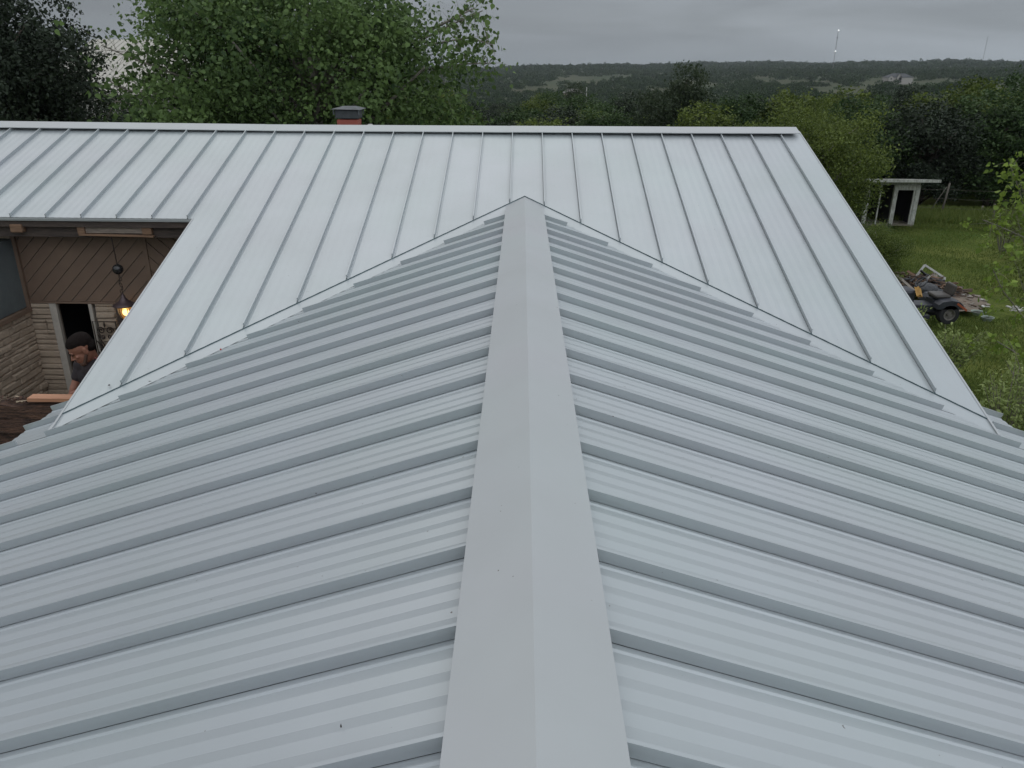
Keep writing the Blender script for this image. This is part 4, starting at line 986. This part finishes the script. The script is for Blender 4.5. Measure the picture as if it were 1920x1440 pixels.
# ------------------------------------------------------------------ the white shed
OLDWHITE = mat('peeling white paint', (.46,.47,.44), .8, noise=(16, 1, (.22,.22,.19), (1,1,.4)), bump=(40,.5,.004))
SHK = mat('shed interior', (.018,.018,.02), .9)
sp_ = atz(1708, 423, G); SY = sp_.y
def sx(px, z=-2.6): 
    return None
x_r = atz(1713, 424, G).x; x_l = atz(1668, 424, G).x; zt = aty(1720, 347, SY).z; x_l2 = atz(1622, 424, G).x
shed = empty('white_shed', ((x_l2+x_r)/2, SY, G), 'small old white shed with open dark doorways and a flat overhanging roof', 'shed')
def post(x0, x1, z1, name='post', y0=-.05, y1=.05):
    t = MB(); t.box((x0, SY+y0, G-.02), (x1, SY+y1, z1)); return t.build(name, OLDWHITE, shed, bevel=.006)
dw = x_r-x_l
post(x_r-.13, x_r+.02, zt-.0); post(x_r-.20, x_r-.135, zt-.18, 'door_jamb', -.03, .03); post(x_l-.02, x_l+.13, zt); post(x_l2-.10, x_l2+.05, zt); post((x_l+x_l2)/2-.05, (x_l+x_l2)/2, zt, y0=-.02, y1=.03)
t = MB(); t.box((x_l+.13, SY-.04, zt-.18), (x_r-.135, SY+.04, zt-.001)); t.build('lintel', OLDWHITE, shed)
t = MB(); t.box((x_l2-.1, SY+.0, zt+.001), (x_r+.02, SY+.08, zt+.12)); t.build('fascia', OLDWHITE, shed)
t = MB(); t.add([(x_l2-.4,SY-.55,zt+.16),(x_r+.50,SY-.45,zt+.15),(x_r+.50,SY+1.9,zt-.12),(x_l2-.4,SY+1.9,zt-.12),(x_l2-.4,SY-.55,zt+.27),(x_r+.50,SY-.45,zt+.25),(x_r+.50,SY+1.9,zt-.02),(x_l2-.4,SY+1.9,zt-.02)],
    [(3,2,1,0),(4,5,6,7),(0,1,5,4),(1,2,6,5),(2,3,7,6),(3,0,4,7)]); t.build('roof', OLDWHITE, shed)
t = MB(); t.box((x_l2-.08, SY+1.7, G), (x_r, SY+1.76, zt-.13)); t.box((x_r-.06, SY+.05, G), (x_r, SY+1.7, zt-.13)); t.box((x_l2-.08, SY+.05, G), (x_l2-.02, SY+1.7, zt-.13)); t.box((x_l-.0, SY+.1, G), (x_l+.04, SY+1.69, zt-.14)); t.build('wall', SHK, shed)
t = MB(); t.box((x_l2-.05, SY-.06, G), (x_r, SY+1.7, G+.05)); t.build('floor_slab', mat('shed slab', (.16,.14,.11), .9), shed)

# fence posts and wire
POSTW = mat('grey weathered post', (.11,.098,.082), .9, noise=(12, 1, (.09,.08,.065), (1,1,.3)))
def stake(pb, pt, rad, label):
    b_ = atz(*pb, G); tp = aty(*pt, b_.y+.1); t = MB(); t.tube([Vector((b_.x, b_.y, G-.2)), b_.lerp(tp,.5)+Vector((.02,0,0)), tp], [rad, rad*.95, rad*.85], 8); return tag(t.build('fence_post', POSTW, smooth=True), label, 'fence post', 'old wooden fence posts')
stake((1763,402), (1781,343), .042, 'tall leaning wooden fence post right of the shed')
stake((1860,417), (1865,382), .04, 'short wooden fence post right of the tall leaning one')
stake((1838,398), (1843,386), .05, 'stub of a fence post between the tall leaning post and the short one')
stake((1736,402), (1776,350), .013, 'thin diagonal brace stake propped against the tall leaning post')
stake((1912,415), (1918,375), .04, 'wooden fence post at the right picture edge')
t = MB()
w0, w1 = atz(1700,404,G), atz(1990,416,G)
for h in (.35,.7,1.05):
    t.tube([w0+Vector((0,0,h))+(w1-w0)*(k/8)+Vector((0,0,-.02*math.sin(k*2.3))) for k in range(9)], .004, 4)
tag(t.build('fence_wire', POSTW), 'rusty wire strands strung between the old wooden posts', 'wire')

# ------------------------------------------------------------------ scrap heap, mower, basins
DIRT = mat('bare dirt', (.20,.155,.12), .95, noise=(3,1,(.12,.10,.075)), bump=(25,.9,.02))
c0 = Vector(gp(1790, 562)); t = MB(); n = 36; r_ = random.Random(4); t.v.append((c0.x, c0.y, G+.05)); 
for k in range(n):
    a = 2*math.pi*k/n; q = 1+.22*math.sin(3*a+1)+r_.uniform(-.12,.12); t.v.append((c0.x+.68*q*math.cos(a), c0.y+.95*q*math.sin(a), G+.004))
for k in range(n): t.f.append((0, 1+k, 1+(k+1) % n)); t.m.append(0)
tag(t.build('dirt_patch', DIRT), kind='structure')
RUST = mat('brown old wood', (.13,.085,.06), .9, noise=(5,1,(.06,.04,.03),(1,8,8)))
GREYW = mat('silvered board', (.27,.235,.20), .85, noise=(6,1,(.16,.14,.12),(1,8,8)))
TARP = mat('black plastic', (.02,.022,.026), .35, bump=(9,.9,.05))
c1 = Vector(gp(1735, 545)); t = MB(); r_ = random.Random(9)
for k in range(300):
    a = r_.uniform(0, 6.28); q = r_.random()**.6; x, y = c1.x+q*.85*math.cos(a), c1.y+q*.8*math.sin(a); hh = .34*(1-q*q)*(r_.random()**.5)
    L_ = r_.uniform(.10,.60); Mx = Matrix.Translation((x,y,G+.04+hh)) @ Matrix.Rotation(r_.gauss(0,.8),4,'Z') @ Matrix.Rotation(r_.gauss(0,.22),4,'Y') @ Matrix.Rotation(r_.uniform(-1,1),4,'X')
    w = r_.uniform(.008,.035); t.box((-L_/2,-w,-.012),(L_/2,w,.012), M=Mx, mi=r_.choice((0,0,0,0,1,2,2,3)))
tag(t.build('scrap_heap', [RUST, GREYW, TARP, PINE]), 'tangled heap of brown broken boards and scrap lying on the lawn', 'scrap heap', kind='stuff')
t = MB()
for k in range(70):
    a = r_.uniform(0, 6.28); q = r_.random()**.5; x, y = c0.x+.05+q*.68*math.cos(a), c0.y+q*.9*math.sin(a); s = r_.uniform(.012,.04)
    t.box((-s*1.6,-s,-s*.3),(s*1.6,s,s*.3), M=Matrix.Translation((x,y,G+.03)) @ Matrix.Rotation(r_.uniform(0,6),4,'Z') @ Matrix.Rotation(r_.uniform(-.4,.4),4,'X'), mi=r_.choice((0,1,1,2)))
tag(t.build('rubble', [RUST, GREYW, WHITE]), 'small rubble and chips scattered over the bare dirt patch', 'rubble', kind='stuff')
def board(name, a, b_, w, h, m, label, cat, up=(0,0,1)):
    t = MB(); t.beam(a, b_, w, h, up=Vector(up)); return tag(t.build(name, m, bevel=.004), label, cat)
def dp(px, py, dy=0, ybase=None): return aty(px, py, (c1.y if ybase is None else ybase)+dy)
# window sash leaning on the heap
sash = empty('window_sash', (c1.x+.3, c1.y+.2, G), 'white empty window sash tilted on top of the scrap heap', 'window sash')
q0, q1, q2, q3 = dp(1717,519,.25), dp(1734,497,.35), dp(1772,522,.30), dp(1755,541,.2)
for a, b_ in ((q0,q1),(q1,q2),(q2,q3),(q3,q0)):
    t = MB(); t.beam(a, b_, .05, .035, up=(q1-q0).cross(q2-q1)); t.build('frame_bar', WHITE, sash)
m0, m1 = q0.lerp(q3,.5), q1.lerp(q2,.5); t = MB(); t.beam(m0, m1, .03, .025, up=(q1-q0).cross(q2-q1)); t.build('glazing_bar', WHITE, sash)
board('long_plank', dp(1681,516,-.35), dp(1718,549,-.85), .12, .03, GREYW, 'long grey plank slanting down across the left of the scrap heap', 'plank')
board('short_plank', dp(1676,524,-.4), dp(1688,535,-.6), .10, .03, GREYW, 'short pale plank end sticking out by the roof edge left of the scrap heap', 'plank')
board('flat_board', dp(1673,512,.1), dp(1697,512,.1), .14, .05, RUST, 'wide brown board lying flat at the back left of the scrap heap', 'board')
board('pale_stick', dp(1732,531,-.2), dp(1744,517,-.2), .035, .035, WHITE, 'bent pale stick propped under the window sash', 'stick')
YEL = mat('yellow cardboard', (.36,.20,.04), .8, noise=(6,.8,(.24,.13,.03)))
t = MB(); YM = atz(1772, 607, G).y; a, b_, c_, d_ = dp(1715,540,.25,YM), dp(1727,542,.22,YM), dp(1730,557,-.12,YM), dp(1719,556,-.12,YM); z = Vector((0,.03,.02))
t.add([a,b_,c_,d_,a+z,b_+z,c_+z,d_+z,(a+b_)/2+Vector((0,0,.06)),(c_+d_)/2+Vector((0,0,.05))], [(0,8,9,3),(8,1,2,9),(4,5,6,7),(0,1,5,4),(2,3,7,6)]); tag(t.build('cardboard_sheet', YEL), 'creased yellow sheet lying over the mower beside its seat', 'sheet')
t = MB(); t.ell((c1.x-.30, c1.y-.55, G+.16), (.34,.24,.19)); t.ell((c1.x-.02, c1.y-.62, G+.10), (.20,.18,.13))
o = t.build('black_bag', TARP, smooth=True); tag(o, 'slumped black plastic bag below the long grey plank', 'bag')
dm = o.modifiers.new('d','DISPLACE'); tx = bpy.data.textures.new('crease','CLOUDS'); tx.noise_scale = .18; dm.texture = tx; dm.strength = .10
# ride-on mower, nose to the left, right side seen
mw = atz(1772, 607, G); MX, MY = mw.x, mw.y
mo = empty('riding_mower', (MX-.6, MY+.3, G), 'black ride-on lawn mower with brown grey seat parked by the scrap heap', 'mower')
BLKP = mat('faded black paint', (.022,.025,.035), .45, noise=(8,.8,(.04,.042,.05))); TYRE = mat('rubber', (.016,.016,.018), .85); RIM = mat('pale steel rim', (.19,.18,.16), .6, noise=(20,.8,(.09,.08,.07))); SEATM = mat('brown grey vinyl', (.075,.066,.06), .5, noise=(6,.8,(.045,.04,.036)))
def wheel(x, y, r, w):
    t = MB(); t.lathe([(r*.55,-w/2),(r*.92,-w/2),(r,-w*.3),(r,w*.3),(r*.92,w/2),(r*.55,w/2)], (x, y, G+r), 24, 'Y'); wo = t.build('wheel', TYRE, mo, smooth=False)
    s = MB(); s.lathe([(0,-w*.42),(r*.16,-w*.42),(r*.2,-w*.2),(r*.42,-w*.2),(r*.5,-w*.46),(r*.57,-w*.48),(r*.57,w*.48),(0,w*.3)], (x, y, G+r), 20, 'Y'); s.build('rim', RIM, wo)
    for k in range(5):
        a = 2*math.pi*k/5; g = MB(); 
wheel(MX, MY, .235, .20); wheel(MX, MY+.68, .235, .20); wheel(MX-1.22, MY+.04, .175, .14); wheel(MX-1.22, MY+.64, .175, .14)
t = MB(); t.box((MX-1.0, MY+.14, G+.22), (MX+.22, MY+.54, G+.40)); t.box((MX-.95, MY-.02, G+.10), (MX-.38, MY+.70, G+.20)); t.build('chassis', BLKP, mo, bevel=.02)
t = MB()
arc = [(-.30,.36),(-.28,.46),(-.20,.53),(0,.56),(.18,.53),(.27,.45),(.29,.36)]
for yy0, yy1 in ((-.10,.16),(.52,.78)):
    vs = [(MX+a, MY+yy0, G+b_) for a, b_ in arc]+[(MX+a, MY+yy1, G+b_) for a, b_ in arc]; n = len(arc); t.add(vs, [(i, i+1, n+i+1, n+i) for i in range(n-1)]+[tuple(range(n)), tuple(range(2*n-1, n-1, -1))])
t.box((MX-.28, MY+.16, G+.38), (MX+.27, MY+.52, G+.50)); t.build('fender', BLKP, mo)
t = MB(); t.box((MX-1.45, MY+.12, G+.36), (MX-.72, MY+.56, G+.74)); t.build('hood', BLKP, mo, bevel=.07)
t = MB(); t.tube([(MX-.70, MY+.34, G+.55),(MX-.55, MY+.34, G+.86)], .02, 6)
for k in range(1): 
    pts = [(MX-.55+.08*math.cos(a), MY+.34+.18*math.sin(a), G+.87+.10*math.cos(a)) for a in [2*math.pi*i/16 for i in range(17)]]; t.tube(pts, .014, 6)
t.build('steering_wheel', BLKP, mo, smooth=True)
t = MB(); t.box((MX-.28, MY+.14, G+.54), (MX+.10, MY+.54, G+.63)); t.build('seat', SEATM, mo, bevel=.045)
t = MB(); t.box((-.04,-.20,0),(.04,.20,.26), M=Matrix.Translation((MX+.10, MY+.34, G+.60)) @ Matrix.Rotation(R(14),4,'Y')); t.build('backrest', SEATM, mo, bevel=.045)
t = MB(); t.beam((MX+.30, MY-.08, G+.38), (MX+.30, MY+.76, G+.38), .03, .05); t.beam((MX+.12, MY-.10, G+.50), (MX+.36, MY-.10, G+.34), .02, .045); t.build('rear_bar', mat('orange red paint', (.36,.09,.04), .5), mo)
# basins and bits on the grass
CER = mat('pale green glaze', (.24,.29,.25), .4); 
SOIL = mat('dark wet soil', (.02,.02,.016), .9)
def basin(px, py, r, h, label, name='basin', m=CER, soil=True):
    p = atz(px, py, G); t = MB(); t.lathe([(r*.7,0),(r*.95,h*.8),(r,h),(r*1.08,h),(r*1.08,h*.93),(r*1.0,h*.9),(r*.97,h*.62)], (p.x, p.y, G), 24); tp_ = len(t.f); t.lathe([(r*.97,h*.62),(0,h*.66)], (p.x,p.y,G), 24, mi=1); tag(t.build(name, [m, SOIL], smooth=True), label, 'basin'); return p
basin(1833, 590, .15, .08, 'round basin with a pale rim lying on the grass right of the mower')
basin(1850, 602, .13, .10, 'smaller pale green tub beside the round basin', 'tub')
p = atz(1915, 585, G); t = MB()
for k in range(14):
    s = rnd.uniform(.03,.09); t.box((-s,-s*.7,-s*.2),(s,s*.7,s*.2), M=Matrix.Translation((p.x+rnd.uniform(-.35,.35), p.y+rnd.uniform(-.2,.2), G+.06+rnd.uniform(0,.05))) @ Matrix.Rotation(rnd.uniform(0,6),4,'Z') @ Matrix.Rotation(rnd.uniform(-.4,.4),4,'X'))
tag(t.build('scrap_pieces', WHITE), 'broken white scraps on the grass at the right picture edge', 'scrap', kind='stuff')

# ------------------------------------------------------------------ neighbours and far things
CREAM = mat('cream sheet roof', (.40,.385,.34), .7, noise=(.6,.6,(.33,.315,.28))); CRW = mat('pale wall', (.33,.32,.30), .8)
nb = empty('neighbour_barn', (-27.5, 62, -5), 'neighbouring barn with pale ribbed roof, seen between the dark evergreen and the broad-leaved tree', 'barn')
a, b_ = Vector((-31.5, 52, -.15)), Vector((-18.5, 52, -.15)); rg0, rg1 = Vector((-31.5, 62, 3.35)), Vector((-18.5, 62, 3.35)); c_, d_ = Vector((-18.5, 72, -.15)), Vector((-31.5, 72, -.15))
t = MB(); t.add([a,b_,rg1,rg0,c_,d_], [(0,1,2,3),(3,2,4,5)])
for k in range(33):
    x = -31.4+k*.4; t.beam((x,52,-.13),(x,62,3.37),.05,.05)
t.build('roof', CREAM, nb)
t = MB(); t.box((-31.2,52.4,-6),(-18.8,71.6,-.25)); t.add([(-31.2,52.4,-.25),(-31.2,71.6,-.25),(-31.2,62,3.1)],[(0,1,2)]); t.add([(-18.8,52.4,-.25),(-18.8,71.6,-.25),(-18.8,62,3.1)],[(2,1,0)]); t.build('wall', CRW, nb)
# distant house with white gables
def far_house(D, px, py, label, wpx, name='gabled_house', rooftint=(.05,.055,.058), wall=(.36,.34,.31)):
    p = aty(px, py, D); W = wpx/F_PX*D; g = float(ground_z(np.float64(p.x), np.float64(p.y))); z = p.z
    z = g+3.6
    h = empty(name, (p.x, p.y, g), label, 'house'); wm = mat('far wall', wall, .8); rm = mat('far roof', rooftint, .8)
    t = MB(); u = W/10
    t.box((p.x-5*u, p.y, g-3), (p.x+5*u, p.y+5*u, z+.9*u)); t.build('wall', wm, h)
    t = MB(); x0, x1, y0, y1, z0, z1 = p.x-5.2*u, p.x+5.2*u, p.y-.2*u, p.y+5.2*u, z+.88*u, z+2.4*u
    t.add([(x0,y0,z0),(x1,y0,z0),(x1,y1,z0),(x0,y1,z0),(p.x-2.4*u,(y0+y1)/2,z1),(p.x+2.6*u,(y0+y1)/2,z1)], [(0,1,5,4),(1,2,5),(2,3,4,5),(3,0,4)]); t.build('roof', rm, h)
    for k, (cx, w, hh) in enumerate(((-3.9,.9,1.5),(-.8,1.0,2.25),(-.2,.7,1.5))):
        t = MB(); X = p.x+cx*u; t.add([(X-w*u,y0-.5*u,z-1),(X+w*u,y0-.5*u,z-1),(X+w*u,y0-.5*u,z+.8*u),(X,y0-.5*u,z+hh*u),(X-w*u,y0-.5*u,z+.8*u),(X-w*u,y0+2*u,z-1),(X+w*u,y0+2*u,z-1),(X+w*u,y0+2*u,z+.8*u),(X,y0+2*u,z+hh*u),(X-w*u,y0+2*u,z+.8*u)],
            [(0,1,2,3,4),(1,6,7,2),(5,0,4,9),(9,8,7,6,5)]); go = t.build('gable', wm, h)
        t = MB(); e_ = .12*u
        t.add([(X-w*u-e_,y0-.6*u,z+.8*u-e_+.03*u),(X,y0-.6*u,z+hh*u+.06*u),(X+w*u+e_,y0-.6*u,z+.8*u-e_+.03*u),(X+w*u+e_,y0+2.2*u,z+.8*u-e_+.03*u),(X,y0+2.2*u,z+hh*u+.06*u),(X-w*u-e_,y0+2.2*u,z+.8*u-e_+.03*u)], [(0,1,4,5),(1,2,3,4)]); so_ = t.build('gable_roof', rm, h)
        t = MB(); t.box((X-.22*u, y0-.53*u, z+.1*u), (X+.22*u, y0-.502*u, z+.7*u)); t.build('window', mat('far glass', (.03,.035,.04), .3), h)
    return h
far_house(720, 1690, 138, 'white gabled house with dark hipped roof far off on the wooded hillside at the right', 44)
p = aty(1075, 174, 190); g = float(ground_z(np.float64(p.x), np.float64(190)))
hh = empty('small_far_house', (p.x, 190, g), 'small pinkish pale house half buried in the woods beyond the ridge', 'house')
t = MB(); t.box((p.x-2.0, 190, g), (p.x+2.0, 194, p.z)); t.build('wall', mat('pinkish stone wall', (.32,.25,.22), .8), hh)
t = MB(); t.add([(p.x-2.3,189.7,p.z),(p.x+2.3,189.7,p.z),(p.x+2.3,194.3,p.z),(p.x-2.3,194.3,p.z),(p.x-1.2,192,p.z+.8),(p.x+1.2,192,p.z+.8)], [(0,1,5,4),(1,2,5),(2,3,4,5),(3,0,4)]); t.build('roof', mat('grey far roof', (.2,.19,.18), .8), hh)
t = MB(); t.box((p.x+2.9, 190, g), (p.x+3.1, 190.2, p.z+1.2)); t.build('post', WHITE, hh)
# radio masts
def mast(px, ytop, ybot, D, w, label, lights, plat=None):
    b_ = aty(px[1], ybot, D); tp = aty(px[0], ytop, D); X = b_.x; g = float(ground_z(np.float64(X), np.float64(D)))
    h = tp.z; o = empty('radio_mast', (X, D, g), label, 'radio mast', 'radio masts on the horizon')
    mm_ = mat('mast steel', (.16,.16,.17), .6); t = MB(); zs = np.linspace(g, h, 36)
    for i in range(3):
        a = 2*math.pi*i/3; q = (X+w*.5*math.cos(a), D+w*.5*math.sin(a)); t.tube([(q[0],q[1],g),(q[0],q[1],h)], w*.16, 4)
    for k in range(35):
        a0, a1 = 2*math.pi*(k % 3)/3, 2*math.pi*((k+1) % 3)/3; t.tube([(X+w*.5*math.cos(a0), D+w*.5*math.sin(a0), zs[k]), (X+w*.5*math.cos(a1), D+w*.5*math.sin(a1), zs[k+1])], w*.09, 3)
    t.build('lattice', mm_, o)
    if plat:
        z = aty(px[0], plat, D).z; t = MB(); t.lathe([(0,-w*.7),(w*1.9,-w*.7),(w*1.9,w*.7),(0,w*.7)], (X, D, z), 10); t.build('antenna_ring', mm_, o)
    le = bpy.data.materials.new('strobe'); le.use_nodes = True; q = le.node_tree.nodes['Principled BSDF']; q.inputs['Emission Color'].default_value = (1,1,1,1); q.inputs['Emission Strength'].default_value = 1.3
    for l_ in lights:
        z = aty(px[0], l_, D).z; t = MB(); t.ell((X, D-w, z), (1.05, 1.05, 1.05), nu=10, nv=8); t.build('strobe_light', le, o, smooth=True)
mast((1570,1563), 56, 118, 1400, .8, 'taller radio mast with white strobes on the horizon left of the gabled house', (57, 96), 71)
mast((1849,1843), 67, 112, 1900, .75, 'fainter thin radio mast on the horizon near the right picture edge', ())

# ------------------------------------------------------------------ crumbs on the roof
def crumb(px, py, plane, col, s, name, label, seed=0):
    v = ray(px, py)
    if plane == 'B': nrm = Vector((math.sin(PSI)*tB, -math.cos(PSI)*tB, 1)); p0 = Vector((0, YI, .02))
    elif plane == 'L': nrm = Vector((-tL, 0, 1)); p0 = Vector((0,0,.006))
    else: nrm = Vector((tR, 0, 1)); p0 = Vector((0,0,.006))
    t_ = (p0-CAM).dot(nrm)/v.dot(nrm); p = CAM+v*t_; r = random.Random(seed); t = MB(); n = 7
    vs = [p+Vector((s*math.cos(6.28*k/n)*r.uniform(.5,1), s*.8*math.sin(6.28*k/n)*r.uniform(.5,1), 0))-nrm*0+Vector((0,0,0)) for k in range(n)]
    vs = [q+Vector((0,0,-((q-p0).dot(nrm))+.004+.008*r.random())) for q in vs]; t.add(vs+[p+Vector((0,0,.02))], [(k, (k+1) % n, n) for k in range(n)]+[tuple(range(n))[::-1]])
    return tag(t.build(name, mat(name+' colour', col, .8)), label, 'leaf')
crumb(414, 657, 'L', (.35,.05,.03), .016, 'dry_leaf', 'tiny red leaf on the left valley flashing', 1)
crumb(280, 718, 'L', (.10,.09,.08), .022, 'dry_leaf', 'dark shrivelled leaf low on the left valley flashing', 2)
crumb(205, 724, 'B', (.12,.12,.12), .018, 'dry_leaf', 'grey leaf scrap on the far wing near its lower left tip', 3)
crumb(640, 1367, 'L', (.08,.075,.07), .0035, 'dry_leaf', 'dark speck of leaf on a panel at the bottom left of the near wing', 4)

# ------------------------------------------------------------------ the damp air
t = MB(); t.box((-3050, -3050, -30), (3050, 3050, 110)); hz = t.build('haze', [], None)
hm = bpy.data.materials.new('damp air'); hm.use_nodes = True; hm.node_tree.nodes.clear(); ho = N(hm.node_tree, 'ShaderNodeOutputMaterial'); hv = N(hm.node_tree, 'ShaderNodeVolumePrincipled')
hv.inputs['Color'].default_value = (.80,.85,.92,1); hv.inputs['Density'].default_value = .00010; hm.node_tree.links.new(hv.outputs[0], ho.inputs['Volume']); hz.data.materials.append(hm); tag(hz, kind='stuff', label='thin damp haze in the air over the whole landscape', cat='haze')
